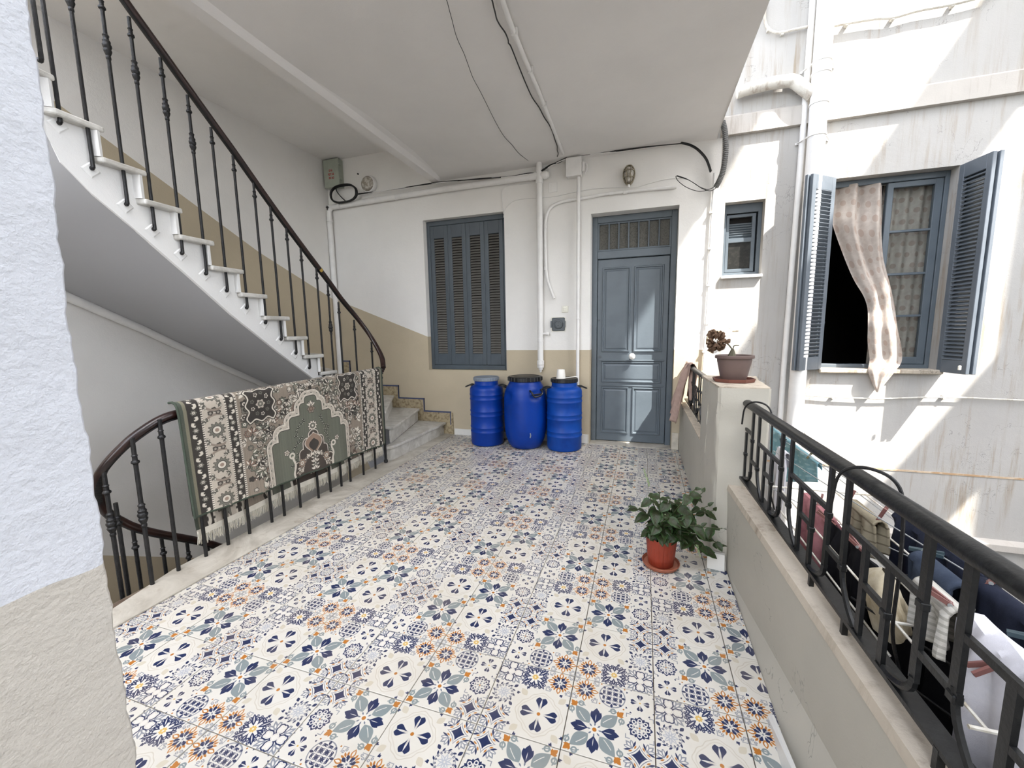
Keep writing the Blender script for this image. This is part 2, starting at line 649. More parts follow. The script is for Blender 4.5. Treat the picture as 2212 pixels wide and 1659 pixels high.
def m_flower(R):
    x, y = R.fold(4, PI / 4)
    ay = np.abs(y)
    R.paint(leaf(x, y, 0.28, 1.06, 0.235, 0.85), GREY)
    R.paint(np.abs(y - 0.06 * np.sin(3 * x)) + 0 * x - 0.012 + 10 * (np.abs(x - 0.62) > 0.2), CREAM)
    R.paint(ring(x, ay, 1.03, 0.22, 0.085, 0.028), GREY)
    R.paint(np.maximum(ring(x, ay, 0.86, 0.0, 0.29, 0.02), 0.88 - x), GREY)
    R.paint(leaf(x, y, 1.02, 1.33, 0.085, 1.0), ORANGE)
    for q in (-1, 1):
        u, v = rot2(x, y, q * 0.75, 1.06, 0)
        R.paint(leaf(u, v, 0.0, 0.2, 0.045, 1.0), ORANGE)
    x, y = R.fold(4)
    R.paint(leaf(x, y, 0.2, 0.84, 0.15, 1.2), NAVY)
    for q in (-1, 1):
        u, v = rot2(x, y, q * 0.33, 0.2, 0)
        R.paint(leaf(u, v, 0.03, 0.52, 0.085, 1.5), NAVY)
        u, v = rot2(x, y, q * 0.62, 0.30, 0)
        R.paint(leaf(u, v, 0.1, 0.33, 0.05, 1.3), NAVY)
    R.paint(leaf(x, y, 0.3, 0.6, 0.014, 1.0), CREAM)
    R.paint(np.hypot(R.x, R.y) - 0.19, CREAM)
    x, y = R.fold(8)
    R.paint(leaf(x, y, 0.13, 0.27, 0.026), (96, 104, 120))
    R.paint(np.hypot(R.x, R.y) - 0.075, ORANGE)


def m_petal4(R, c=NAVY, small=False):
    th = np.arctan2(R.y, R.x)
    r = np.hypot(R.x, R.y)
    if not small:
        R.paint(np.abs(r - (0.80 + 0.06 * np.cos(4 * th) + 0.02 * np.cos(12 * th))) - 0.016, PALE)
        R.paint(np.abs(r - (0.70 + 0.06 * np.cos(4 * th))) - 0.02, (194, 187, 174))
        x, y = R.fold(4, PI / 4)
        R.paint(leaf(x, y, 0.86, 1.22, 0.12, 0.9), (190, 181, 162))
    x, y = R.fold(4, PI / 4)
    for q in (-1, 1):
        u, v = rot2(x, y, q * 0.9, 1.14, q * 0.22)
        R.paint(leaf(u, v, -0.1, 0.14, 0.05 if not small else 0.07, 1.2), c)
        u, v = rot2(x, y, q * 0.3, 1.10, q * 0.24)
        R.paint(leaf(u, v, -0.04, 0.13, 0.035), c)
    x, y = R.fold(4)
    for q in (-1, 1):
        u, v = rot2(x, y, q * 0.17, 0.0, 0)
        R.paint(leaf(u, v, 0.16, 0.68, 0.125, 2.2), c)
    R.paint(leaf(x, y, 0.12, 0.62, 0.035, 1.0), CREAM)
    if not small:
        R.paint(leaf(x, y, 0.15, 0.44, 0.018, 1.0), PALE)
    R.paint(np.hypot(R.x, R.y) - 0.065, ORANGE if not small else OCHRE)


def m_diamond(R):
    ax, ay = np.abs(R.x), np.abs(R.y)
    k = np.sqrt(ax + 1e-4) + np.sqrt(ay + 1e-4)
    q = 0.5 * (ax + ay) + 0.5 * k * k * 0.5
    x, y = R.fold(4, PI / 4)
    for w_, a in ((0.17, 0.0), (0.12, 0.6), (0.12, -0.6)):
        u, v = rot2(x, y, a, 0.62, 0)
        R.paint(leaf(u, v, 0.0, 0.66, w_, 0.9), MID)
        R.paint(leaf(u, v, 0.12, 0.52, w_ * 0.45, 0.9), CREAM)
    for g in (-1, 1):
        u, v = rot2(x, y, g * 1.1, 0.66, g * 0.1)
        R.paint(leaf(u, v, 0.0, 0.5, 0.06), NAVY)
        u, v = rot2(x, y, g * 1.25, 0.55, g * 0.08)
        R.paint(leaf(u, v, 0.0, 0.3, 0.05), ORANGE)
    R.paint(q - 0.66, CREAM)
    R.paint(np.abs(q - 0.60) - 0.03, (88, 94, 112))
    R.paint(q - 0.42, NAVY)


def m_rosette(R):
    ax, ay = np.abs(R.x), np.abs(R.y)
    R.paint(np.abs(np.maximum(ax, ay) - 0.92) - 0.03 + 10 * (np.minimum(ax, ay) < 0.62), MID)
    x, y = R.fold(8)
    R.paint(leaf(x, y, 0.3, 0.88, 0.2, 1.1), NAVY)
    R.paint(ring(x, y, 0.56, 0, 0.12, 0.04), CREAM)
    x, y = R.fold(8, PI / 8)
    R.paint(leaf(x, y, 0.5, 0.8, 0.09, 1.0), NAVY)
    x, y = R.fold(4)
    R.paint(leaf(x, y, 0.06, 0.28, 0.06), MID)
    R.paint(np.hypot(R.x, R.y) - 0.06, ORANGE)


def m_lace(R):
    x, y = R.fold(8)
    R.paint(leaf(x, y, 0.05, 0.55, 0.11, 0.8), (168, 170, 174))
    R.paint(leaf(x, y, 0.15, 0.45, 0.03, 0.8), CREAM)
    R.paint(ring(R.x, R.y, 0, 0, 0.72, 0.02), MID)
    x, y = R.fold(12)
    u, v = rot2(x, y, 0.9, 0.78, 0)
    R.paint(leaf(u, v, -0.12, 0.18, 0.06), NAVY)
    x, y = R.fold(4, PI / 4)
    R.paint(leaf(x, y, 0.9, 1.3, 0.12, 1.0), NAVY)
    x, y = R.fold(16)
    R.paint(ring(x, y, 0.62, 0, 0.05, 0.018), NAVY)


def m_quatre(R):
    x, y = R.fold(4, PI / 4)
    for a in (-0.6, 0.0, 0.6):
        u, v = rot2(x, y, a, 0.5, 0)
        R.paint(leaf(u, v, 0.05, 0.85, 0.15, 0.9), MID)
        R.paint(leaf(u, v, 0.2, 0.6, 0.06, 0.9), CREAM)
    x, y = R.fold(4)
    d = np.minimum(np.hypot(x - 0.55, y) - 0.30, np.hypot(x, y) - 0.30)
    d = np.minimum(d, np.hypot(x - 0.74, np.abs(y) - 0.12) - 0.17)
    R.paint(d - 0.065, NAVY)
    R.paint(d + 0.02, CREAM)
    R.paint(np.abs(d + 0.09) - 0.012, PALE)


def m_weave(R):
    R.paint(ring(R.x, R.y, 0, 0, 0.93, 0.04), MID)
    for ox in (-0.46, 0.0, 0.46):
        for oy in (-0.46, 0.0, 0.46):
            for k in range(4):
                u, v = rot2(R.x, R.y, k * PI / 2 + PI / 4, ox, oy)
                R.paint(leaf(u, v, 0.04, 0.34, 0.095, 1.3), NAVY)
                R.paint(leaf(u, v, 0.06, 0.24, 0.018), CREAM)
    x, y = R.fold(4)
    R.paint(leaf(x, y, 0.62, 0.98, 0.09, 1.2), NAVY)
    x, y = R.fold(4, PI / 4)
    R.paint(np.hypot(x - 1.22, y) - 0.06, ORANGE)


def m_star(R):
    x, y = R.fold(4, PI / 4)
    R.paint(np.maximum(np.abs(R.x), np.abs(R.y)) - 0.94, CREAM)
    R.paint(leaf(x, y, 0.3, 1.3, 0.16, 0.9), NAVY)
    R.paint(leaf(x, y, 0.45, 1.15, 0.04, 0.9), CREAM)
    for q in (-1, 1):
        R.paint(ring(x, y, 0.72, q * 0.26, 0.10, 0.045), NAVY)
        R.paint(ring(x, y, 1.0, q * 0.22, 0.075, 0.035), NAVY)
        R.paint(ring(x, y, 0.52, q * 0.42, 0.08, 0.035), NAVY)
        R.paint(ring(x, y, 0.78, q * 0.50, 0.07, 0.035), NAVY)
    x, y = R.fold(4)
    R.paint(leaf(x, y, 0.3, 0.95, 0.16, 1.4), NAVY)
    R.paint(leaf(x, y, 0.5, 0.8, 0.03, 1.2), CREAM)
    x, y = R.fold(8)
    R.paint(np.hypot(R.x, R.y) - 0.29, CREAM)
    R.paint(leaf(x, y, 0.04, 0.28, 0.065, 1.2), OCHRE)


def m_orange(R):
    ax, ay = np.abs(R.x), np.abs(R.y)
    R.paint(np.abs(np.maximum(ax, ay) - 0.93) - 0.025 + 10 * (np.minimum(ax, ay) < 0.55), MID)
    x, y = R.fold(4, PI / 4)
    R.paint(ring(x, np.abs(y), 0.98, 0.12, 0.07, 0.03), MID)
    x, y = R.fold(4)
    R.paint(leaf(x, y, 0.38, 1.0, 0.17, 0.9), ORANGE)
    R.paint(leaf(x, y, 0.5, 0.9, 0.085, 0.9), CREAM)
    x, y = R.fold(4, PI / 4)
    for q in (-1, 0, 1):
        u, v = rot2(x, y, q * 0.5, 0.3, 0)
        R.paint(leaf(u, v, 0.2, 0.56, 0.07, 1.0), ORANGE)
    for q in (-1, 1):
        u, v = rot2(x, y, q * 0.32, 0.0, 0)
        R.paint(leaf(u, v, 0.14, 0.60, 0.13, 1.4), NAVY)
    R.paint(leaf(x, y, 0.22, 0.5, 0.05, 1.3), CREAM)
    R.paint(leaf(x, y, 0.26, 0.44, 0.022, 1.0), NAVY)
    R.paint(np.hypot(R.x, R.y) - 0.07, MID)


def draw_tile(kind):
    C = Canvas(576, 576, (203, 198, 187))
    u = 1 / 3
    sq = lambda i, j, n=1: C.region(i * u, (i + n) * u, j * u, (j + n) * u)
    if kind == 'A':
        m_flower(sq(0, 0, 2))
        m_diamond(sq(2, 0))
        m_rosette(sq(2, 1))
        m_petal4(sq(2, 2), small=True)
        m_weave(sq(1, 2))
        m_orange(sq(0, 2))
    else:
        m_petal4(sq(0, 0, 2))
        m_diamond(sq(2, 0))
        m_lace(sq(2, 1))
        m_quatre(sq(2, 2))
        m_star(sq(1, 2))
        m_orange(sq(0, 2))
    return C.image('tile_print_' + kind)


def printed(name, img, rough, dirt=0.0, bmp=0.0, fac=1.0):
    m, t, b = nt(name)
    n = t.nodes.new('ShaderNodeTexImage')
    n.image = img
    n.interpolation = 'Cubic'
    n.extension = 'EXTEND'
    t.links.new(tc(t, 'UV'), n.inputs[0])
    col = n.outputs[0]
    g = t.nodes.new('ShaderNodeNewGeometry').outputs['Position']
    f = ramp(t, noise(t, g, 3.0, 5, 0.6), 0.45, 0.75)
    col = mixc(t, mth(t, 'MULTIPLY', f, dirt), col, S((168, 152, 128)))
    t.links.new(col, b.inputs['Base Color'])
    b.inputs['Roughness'].default_value = rough
    if bmp:
        bump(t, b, noise(t, g, 260, 2), bmp, 0.004)
    return m


M['tileA'] = printed('glazed_tile_flower', draw_tile('A'), 0.3, 0.28)
M['tileB'] = printed('glazed_tile_petals', draw_tile('B'), 0.3, 0.28)

# ---------------------------------------------------------------- the setting
YW = 3.72          # face of the back wall
T = 0.30           # floor tile


def struct(o):
    o['kind'] = 'structure'
    return o


def holed_wall(xs, zs, holes, y0, y1, m=0):
    """wall slab in the XZ plane with rectangular openings; no hidden inner faces"""
    gx = sorted(set(list(xs) + [v for h in holes for v in h[:2]]))
    gz = sorted(set(list(zs) + [v for h in holes for v in h[2:]]))
    b = MB()
    solid = {}
    for i in range(len(gx) - 1):
        for k in range(len(gz) - 1):
            cx, cz = (gx[i] + gx[i + 1]) / 2, (gz[k] + gz[k + 1]) / 2
            solid[i, k] = not any(h[0] < cx < h[1] and h[2] < cz < h[3] for h in holes)
    for (i, k), s in solid.items():
        if not s:
            continue
        a, c, d, e = gx[i], gx[i + 1], gz[k], gz[k + 1]
        b.quad((a, y0, d), (c, y0, d), (c, y0, e), (a, y0, e), m)
        b.quad((a, y1, d), (a, y1, e), (c, y1, e), (c, y1, d), m)
        if not solid.get((i - 1, k)):
            b.quad((a, y0, d), (a, y0, e), (a, y1, e), (a, y1, d), m)
        if not solid.get((i + 1, k)):
            b.quad((c, y0, d), (c, y1, d), (c, y1, e), (c, y0, e), m)
        if not solid.get((i, k - 1)):
            b.quad((a, y0, d), (a, y1, d), (c, y1, d), (c, y0, d), m)
        if not solid.get((i, k + 1)):
            b.quad((a, y0, e), (c, y0, e), (c, y1, e), (a, y1, e), m)
    return b


# floor: slab with the joint bed on top, tiles laid in it
floor = struct(MB().box(-2.40, 0.98, -3.5, 3.719, -0.22, -0.012).build('floor', M['grout']))
_tiles = {}


def tile_mesh(kind, fx, fy, x0, x1, y0, y1):
    """one glazed tile cut to x0..x1, y0..y1 (fractions of the full tile), print mirrored by fx, fy"""
    key = (kind, fx, fy, round(x0, 3), round(x1, 3), round(y0, 3), round(y1, 3))
    if key in _tiles:
        return _tiles[key]
    g = 0.0016 / T
    b = MB()
    h, c = 0.0, 0.0012 / T
    X0, X1, Y0, Y1 = x0 + g, x1 - g, y0 + g, y1 - g
    U = lambda x, y: (1 - x if fx else x, 1 - y if fy else y)
    P = lambda x, y, z: (x * T, y * T, z)
    top = [(X0 + c, Y0 + c), (X1 - c, Y0 + c), (X1 - c, Y1 - c), (X0 + c, Y1 - c)]
    rim = [(X0, Y0), (X1, Y0), (X1, Y1), (X0, Y1)]
    b.quad(*[P(*q, h) for q in top], uv=[U(*q) for q in top])
    for i in range(4):
        j = (i + 1) % 4
        b.quad(P(*rim[i], h - .001), P(*rim[j], h - .001), P(*top[j], h), P(*top[i], h), uv=[U(*rim[i]), U(*rim[j]), U(*top[j]), U(*top[i])])
        b.quad(P(*rim[i], h - .011), P(*rim[j], h - .011), P(*rim[j], h - .001), P(*rim[i], h - .001), uv=[U(*rim[i])] * 4)
    b.quad(P(X0, Y1, h - .011), P(X1, Y1, h - .011), P(X1, Y0, h - .011), P(X0, Y0, h - .011), uv=[(0.5, 0.5)] * 4)
    me = b.mesh('tile', M['tileA' if kind == 'A' else 'tileB'])
    _tiles[key] = me
    return me


rt = random.Random(3)
TX0, TX1 = -2.215, 0.715
for i in range(-8, 3):
    for j in range(-5, 13):
        x0, x1 = max(0, (TX0 - i * T) / T), min(1, (TX1 - i * T) / T)
        y1 = min(1, (YW - 0.004 - j * T) / T)
        if x1 - x0 < 0.03 or y1 < 0.03:
            continue
        me = tile_mesh('A' if (i + j) % 2 == 0 else 'B', i % 2 == 1, j % 2 == 1, x0, x1, 0, y1)
        o = put(me, 'tile', floor, (i * T, j * T, rt.uniform(-.0006, .0006)))
        o.rotation_euler = (rt.uniform(-.0012, .0012), rt.uniform(-.0012, .0012), 0)

# marble edge of the gallery along the stair well
curb = MB()
inner = [(-2.12, -1.4), (-2.142, -0.05), (-2.136, 0.95), (-2.14, 1.70), (-2.17, 2.55), (-2.205, 3.718)]
outer = [(-2.22, -1.4), (-2.30, -0.05), (-2.40, 0.35), (-2.405, 1.78), (-2.412, 2.55), (-2.412, 3.718)]
curb_o = bpy.data.objects.new('trim_1', None)
struct(link(curb_o))
segs = [(0, 1, 2, 3), (3, 4), (4, 5)]
for s_ in segs:
    b = MB()
    g = 0.0015
    pi = [inner[k] for k in s_]
    po = [outer[k] for k in s_]
    pi[0], pi[-1] = (pi[0][0], pi[0][1] + g), (pi[-1][0], pi[-1][1] - g)
    po[0], po[-1] = (po[0][0], po[0][1] + g), (po[-1][0], po[-1][1] - g)
    ring_ = [(x, y, 0.001) for x, y in pi] + [(x, y, 0.001) for x, y in po[::-1]]
    b.prism(ring_, (0, 0, 0.007))
    b.build('slab', M['curb'], curb_o)

# back wall with the shuttered window and the door
W1 = (-2.545, -1.425, 0.885, 2.835)
D1 = (-0.376, 0.562, 0.0, 2.70)
wall_back = struct(holed_wall((-4.27, 0.95), (-4.2, 3.95), [W1, D1], YW, YW + 0.28).build('wall_back', M['wall_back']))
W2 = (1.005, 1.372, 1.925, 2.672)
W3 = (1.955, 2.885, 0.955, 2.79)
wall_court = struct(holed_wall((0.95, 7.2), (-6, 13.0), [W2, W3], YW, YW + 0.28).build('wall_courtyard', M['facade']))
struct(MB().box(-4.27, 0.95, YW + .02, YW + .28, 3.95, 13.0).build('wall_back_upper', M['render']))
wl = MB()
wl.box(-4.27, -4.02, -6.0, YW, -4.2, 3.95)
struct(wl.build('wall_left', M['wall_left']))
# ceilings and the beam
ceil = MB()
ceil.grid(lambda u, v: (-2.27 + 3.17 * u, 0.4 + 3.32 * v, 3.33 - 0.02 * max(0, 1 - (0.1 - abs(0.0 - u)) / 0.1) if False else 3.33 - 0.03 * math.exp(-((1 - v) * 3.32) / 0.10) - 0.012 * math.sin(5 * u + 7 * v)), 24, 40, uvs=False)
ceil.box(-2.27, 0.9, 0.4, 3.72, 3.36, 3.55)
ceil.quad((0.9, 0.4, 3.33), (0.9, 3.72, 3.33), (0.9, 3.72, 3.37), (0.9, 0.4, 3.37))
struct(ceil.build('ceiling', M['ceiling'], smooth=True))
struct(MB().box(-4.02, -2.385, 0.35, 3.72, 3.755, 3.95).build('ceiling_stair', M['ceiling']))
bm_ = MB()
prof = [(-2.385, 3.95), (-2.385, 3.285), (-2.38, 3.279), (-2.275, 3.279), (-2.262, 3.29), (-2.235, 3.322), (-2.19, 3.338), (-2.19, 3.95)]
bm_.prism([(x, 0.4, z) for x, z in prof], (0, 3.32, 0))
struct(bm_.build('ceiling_beam', M['ceiling']))
# the near pier at the left of the picture, its arris uneven
near = MB()


def pier(u, v):
    z = -0.2 + 3.9 * v
    jag = 0.0012 * math.sin(17 * z) + 0.0012 * math.sin(61 * z + 1) + 0.0009 * math.sin(147 * z) + 0.0006 * math.sin(311 * z)
    e = -0.866 + 0.02 * (z - 1.26) + .018 * max(0, 1.35 - z)
    path = [(-0.405, -3.4), (-0.405, e - .012), (-0.407, e - .004), (-0.413, e), (-0.78, e), (-0.78, -3.4)]
    k = u * 5
    i = min(int(k), 4)
    f = k - i
    x, y = path[i][0] * (1 - f) + path[i + 1][0] * f, path[i][1] * (1 - f) + path[i + 1][1] * f
    w = 1.0 if 1 <= k <= 3 else 0.0
    return (x - 0.3 * jag * w, y + jag * w, z)


near.grid(pier, 5, 420, uvs=False)
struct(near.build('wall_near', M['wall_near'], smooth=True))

# yard below and the open gallery wing across the courtyard whose openings let the sun bands through
struct(MB().box(0.9, 12, -12, 3.72, -5.3, -5.0).build('ground', M['ground']))
wing = MB()
holes_ = [(-0.56, 1.72, 2.30, 4.60), (-0.56, 1.72, 5.80, 8.12), (-0.56, 1.72, 9.53, 11.75)]
tmp = holed_wall((-8.5, YW), (-5.0, 24.0), holes_, 6.0, 6.05)
wing.v = [(y, x, z) for (x, y, z) in tmp.v]
wing.f, wing.m = tmp.f, tmp.m
struct(wing.build('wall_right', M['render']))
struct(MB().box(0.9, 6.0, -8.75, -8.5, -5.0, 18.0).build('wall_shade_front', M['render']))  # unseen block, added to hold low sky light off the courtyard wall
struct(MB().box(-4.02, -2.45, -2.1, -1.9, 0.0, 2.3).build('wall_shade_stair', M['render']))  # unseen wall, added to keep daylight from the soffit and lower stair wall
struct(MB().box(-4.02, -2.41, -2.1, -1.9, -6.0, -0.22).build('wall_well_front', M['render']))
struct(MB().box(-2.41, -2.36, -3.5, 3.719, -6.0, -0.221).build('wall_well_side', M['render']))
struct(MB().box(-4.02, -2.41, -2.1, 3.719, -4.3, -4.1).build('floor_lower', M['curb']))
struct(MB().box(-4.02, -2.41, -3.5, -0.62, -0.22, -0.001).build('floor_landing', M['curb']))
struct(MB().box(0.95, 5.99, 2.32, 3.719, 7.8, 8.0).build('sky_shade_slab', M['render']))  # added slab out of view, cuts overhead sky light on the courtyard wall
# gallery parapet wall: far run, post, near run
par = MB()
par.hexa([(0.66, 1.55, -.22), (0.93, 1.55, -.22), (0.93, 3.715, -.22), (0.645, 3.715, -.22), (0.652, 1.55, .55), (0.86, 1.55, .55), (0.86, 3.715, .55), (0.645, 3.715, .55)])
struct(par.build('wall_parapet_far', [M['parapet']]))
par = MB()
par.hexa([(0.690, -2.2, -.013), (0.90, -2.2, -.013), (0.80, 1.30, -.013), (0.718, 1.30, -.013), (0.86, -2.2, .475), (0.90, -2.2, .475), (0.80, 1.30, .475), (0.70, 1.30, .475)])
struct(par.build('wall_parapet_near', M['parapet']))
cop = MB()
cop.hexa([(0.858, -2.2, .476), (0.91, -2.2, .476), (0.81, 1.298, .476), (0.697, 1.298, .476), (0.862, -2.2, .505), (0.91, -2.2, .505), (0.81, 1.298, .505), (0.702, 1.298, .505)])
struct(cop.build('trim_2', M['coping']))
cop = MB()
cop.hexa([(0.650, 1.585, .551), (0.865, 1.585, .551), (0.865, 3.714, .551), (0.642, 3.714, .551), (0.652, 1.585, .558), (0.865, 1.585, .558), (0.865, 3.714, .558), (0.644, 3.714, .558)])
struct(cop.build('trim_3', M['coping']))
post = MB()


def post_f(u, v):
    pts = [(0.622, 1.59), (0.632, 1.305), (0.645, 1.288), (0.872, 1.282), (0.888, 1.30), (0.90, 1.62)]
    k = u * 6
    i = min(int(k), 5)
    f = k - i
    a, c = pts[i], pts[(i + 1) % 6]
    x, y = a[0] * (1 - f) + c[0] * f, a[1] * (1 - f) + c[1] * f
    z = -0.22 + v * 1.272
    w = 0.004 * math.sin(9 * z + 3 * u * 6) + 0.003 * math.sin(31 * z + u * 17)
    return (x + w * (0.7 if i in (1, 0, 5) else 0), y + (w if i in (2, 3) else 0), z)


post.grid(post_f, 24, 40, uvs=False)
struct(post.build('column_parapet', M['parapet'], smooth=True))
cap = MB()
cap.prism([(0.624, 1.60, 1.045), (0.636, 1.306, 1.045), (0.648, 1.291, 1.045), (0.868, 1.286, 1.045), (0.884, 1.303, 1.045), (0.905, 1.63, 1.045), (0.95, 1.88, 1.045), (0.62, 1.88, 1.045)], (0, 0, 0.013))
cap2 = MB().box(0.625, 0.93, 1.60, 1.88, -0.2, 1.046)
struct(cap.build('trim_4', M['coping']))
struct(cap2.build('column_parapet_rear', M['parapet']))

# ledges and lines on the courtyard wall
lg = MB()
lg.hexa([(0.93, YW - .045, 3.315), (7, YW - .045, 3.315), (7, YW + .01, 3.31), (0.93, YW + .01, 3.31), (0.93, YW - .04, 3.485), (7, YW - .04, 3.485), (7, YW + .01, 3.52), (0.93, YW + .01, 3.52)])
struct(lg.build('trim_5', M['ledge']))
lg = MB()
lg.hexa([(0.95, YW - .055, -.76), (7, YW - .055, -.76), (7, YW + .01, -.78), (0.95, YW + .01, -.78), (0.95, YW - .055, -.70), (7, YW - .055, -.70), (7, YW + .01, -.66), (0.95, YW + .01, -.66)])
struct(lg.build('trim_6', M['ledge']))
struct(MB().box(0.95, 7, YW - .006, YW + .01, -.062, -.045).build('trim_7', plain('rust_line', S((176, 146, 112)), 0.9, c2=S((206, 190, 168)), vs=9)))
# dark room behind the casement, box behind the small window, backs of shuttered window and door
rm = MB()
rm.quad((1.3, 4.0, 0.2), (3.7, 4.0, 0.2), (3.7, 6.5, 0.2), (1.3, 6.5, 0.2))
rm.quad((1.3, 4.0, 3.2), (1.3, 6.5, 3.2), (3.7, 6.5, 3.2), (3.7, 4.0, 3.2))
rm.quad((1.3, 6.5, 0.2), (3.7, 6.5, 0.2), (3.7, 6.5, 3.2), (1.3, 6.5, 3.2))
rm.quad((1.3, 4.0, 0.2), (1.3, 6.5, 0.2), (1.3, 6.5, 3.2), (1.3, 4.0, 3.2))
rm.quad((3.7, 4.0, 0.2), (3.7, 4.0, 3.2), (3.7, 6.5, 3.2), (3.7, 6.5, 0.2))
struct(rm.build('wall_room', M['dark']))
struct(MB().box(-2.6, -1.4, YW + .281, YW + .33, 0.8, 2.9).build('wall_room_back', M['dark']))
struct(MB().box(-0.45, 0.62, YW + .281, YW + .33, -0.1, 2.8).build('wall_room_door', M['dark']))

# skirting: tile pieces at the foot of the back wall and of the parapet
sk = bpy.data.objects.new('baseboard_back', None)
struct(link(sk))
for (x0, x1) in ((-2.19, -1.90), (-1.897, -1.60), (-1.597, -1.30), (-1.297, -1.0), (-0.997, -0.70), (-0.697, -0.505), (-0.49, -0.385)):
    MB().cbox(x0, x1, YW - .012, YW - .001, 0.001, 0.085 if x1 < -.5 else .115, .002).build('tile', M['tileback'], sk)
MB().cbox(-0.392, -0.377, YW - .013, YW + .18, 0.001, 0.115, .002).build('tile', M['marble_skirt'], sk)
sk = bpy.data.objects.new('baseboard_right', None)
struct(link(sk))
MB().cbox(0.566, 0.640, YW - .016, YW - .001, 0.001, 0.20, .003).build('tile', M['marble_skirt'], sk)
MB().cbox(0.628, 0.640, 1.62, 1.90, 0.001, 0.09, .002).build('tile', M['tileback'], sk)
b = MB()
b.hexa([(0.612, 1.262, .001), (0.70, 1.245, .001), (0.715, 1.272, .001), (0.628, 1.282, .001), (0.61, 1.264, .10), (0.698, 1.247, .10), (0.705, 1.272, .10), (0.626, 1.282, .10)])
b.build('tile', M['tileback'], sk)
b = MB()
b.hexa([(0.672, 0.02, .001), (0.683, 0.02, .001), (0.693, 0.33, .001), (0.684, 0.33, .001), (0.683, 0.02, .085), (0.694, 0.02, .085), (0.703, 0.33, .012), (0.696, 0.33, .012)])
b.build('tile', M['tileback'], sk)

# ---------------------------------------------------------------- door
dr = bpy.data.objects.new('door_1', None)
dr.location = (0.09, 3.92, 0)
struct(link(dr))
YD = 3.90
fr = MB()
x0, x1 = D1[0] + .001, D1[1] - .001
fr.cbox(x0, x0 + .062, YD - .03, YD + .06, 0.0, 2.699, .005)
fr.cbox(x1 - .062, x1, YD - .03, YD + .06, 0.0, 2.699, .005)
fr.cbox(x0 + .06, x1 - .06, YD - .03, YD + .06, 2.625, 2.699, .005)
fr.cbox(x0 + .06, x1 - .06, YD - .035, YD + .06, 2.215, 2.305, .006)
fr.build('door_frame', M['grey'], dr)
tr = MB()
a0, a1 = x0 + .07, x1 - .07
tr.cbox(x0 + .06, x1 - .06, YD - .012, YD + .03, 2.305, 2.325, .003)
tr.cbox(x0 + .06, x1 - .06, YD - .012, YD + .03, 2.608, 2.627, .003)
tr.cbox(x0 + .06, x0 + .08, YD - .012, YD + .03, 2.32, 2.61, .003)
tr.cbox(x1 - .08, x1 - .06, YD - .012, YD + .03, 2.32, 2.61, .003)
tr.build('transom_frame', M['grey'], dr)
n_ = 7
for k in range(n_):
    xa = a0 + .01 + (a1 - a0 - .02) * k / n_
    xb = a0 + .01 + (a1 - a0 - .02) * (k + 1) / n_
    MB().box(xa, xb - .001, YD + .012, YD + .018, 2.318, 2.612).build('pane', M['wired'], dr)
    if k:
        MB().cbox(xa - .008, xa + .008, YD - .014, YD + .011, 2.32, 2.612, .003).build('glazing_bar', M['grey'], dr)
lf = MB()
l0, l1 = x0 + .066, x1 - .066
lf.cbox(l0, l1, YD - .008, YD + .035, 0.012, 2.21, .004)
leaf_o = lf.build('door_leaf', M['grey'], dr)


def panel(x0, x1, z0, z1):
    b = MB()
    y = YD - .008

    def ring(d0, h0, d1, h1):
        o_ = [(x0 + d0, y - h0, z0 + d0), (x1 - d0, y - h0, z0 + d0), (x1 - d0, y - h0, z1 - d0), (x0 + d0, y - h0, z1 - d0)]
        i_ = [(x0 + d1, y - h1, z0 + d1), (x1 - d1, y - h1, z0 + d1), (x1 - d1, y - h1, z1 - d1), (x0 + d1, y - h1, z1 - d1)]
        for k in range(4):
            b.quad(o_[k], o_[(k + 1) % 4], i_[(k + 1) % 4], i_[k])
    ring(0, .0005, .006, .016)
    ring(.006, .016, .016, .016)
    ring(.016, .016, .026, .004)
    ring(.026, .004, .034, .004)
    ring(.034, .004, .05, .009)
    b.quad((x0 + .05, y - .009, z0 + .05), (x1 - .05, y - .009, z0 + .05), (x1 - .05, y - .009, z1 - .05), (x0 + .05, y - .009, z1 - .05))
    b.build('panel', M['grey'], leaf_o, fix=False)


xm = (l0 + l1) / 2
for (za, zb) in ((1.115, 2.115), (0.11, 0.69)):
    panel(l0 + .055, xm - .02, za, zb)
    panel(xm + .02, l1 - .055, za, zb)
panel(l0 + .055, l1 - .055, 0.745, 1.0)
cm = MB()
cm.cbox(l0 + .03, l1 - .03, YD - .024, YD - .008, 1.005, 1.022, .003)
cm.cbox(l0 + .03, l1 - .03, YD - .02, YD - .008, 0.70, 0.716, .003)
cm.build('moulding', M['grey'], leaf_o)
kn = MB()
kn.lathe([(0.012, 0), (0.012, -.03), (0.03, -.036), (0.038, -.05), (0.036, -.066), (0.022, -.078), (0.003, -.082)], (xm + .012, YD - .008, 1.065), 20, axis='y')
kn.build('door_knob', M['cup'], leaf_o, smooth=True, label='round white door knob')
kh = MB()
kh.lathe([(0.017, 0), (0.016, -.005), (0.007, -.006)], (l0 + .035, YD - .008, 1.055), 16, axis='y')
kh.lathe([(0.012, 0), (0.011, -.005), (0.005, -.006)], (l0 + .02, YD - .008, 1.50), 12, axis='y')
kh.build('keyhole', M['socket'], leaf_o)
for (ta, tb) in ((D1[0] + .002, 0.055), (0.058, D1[1] - .002)):
    MB().cbox(ta, tb, YW - .005, YD + .06, -.01, 0.006, .002).build('threshold', M['curb'], dr)

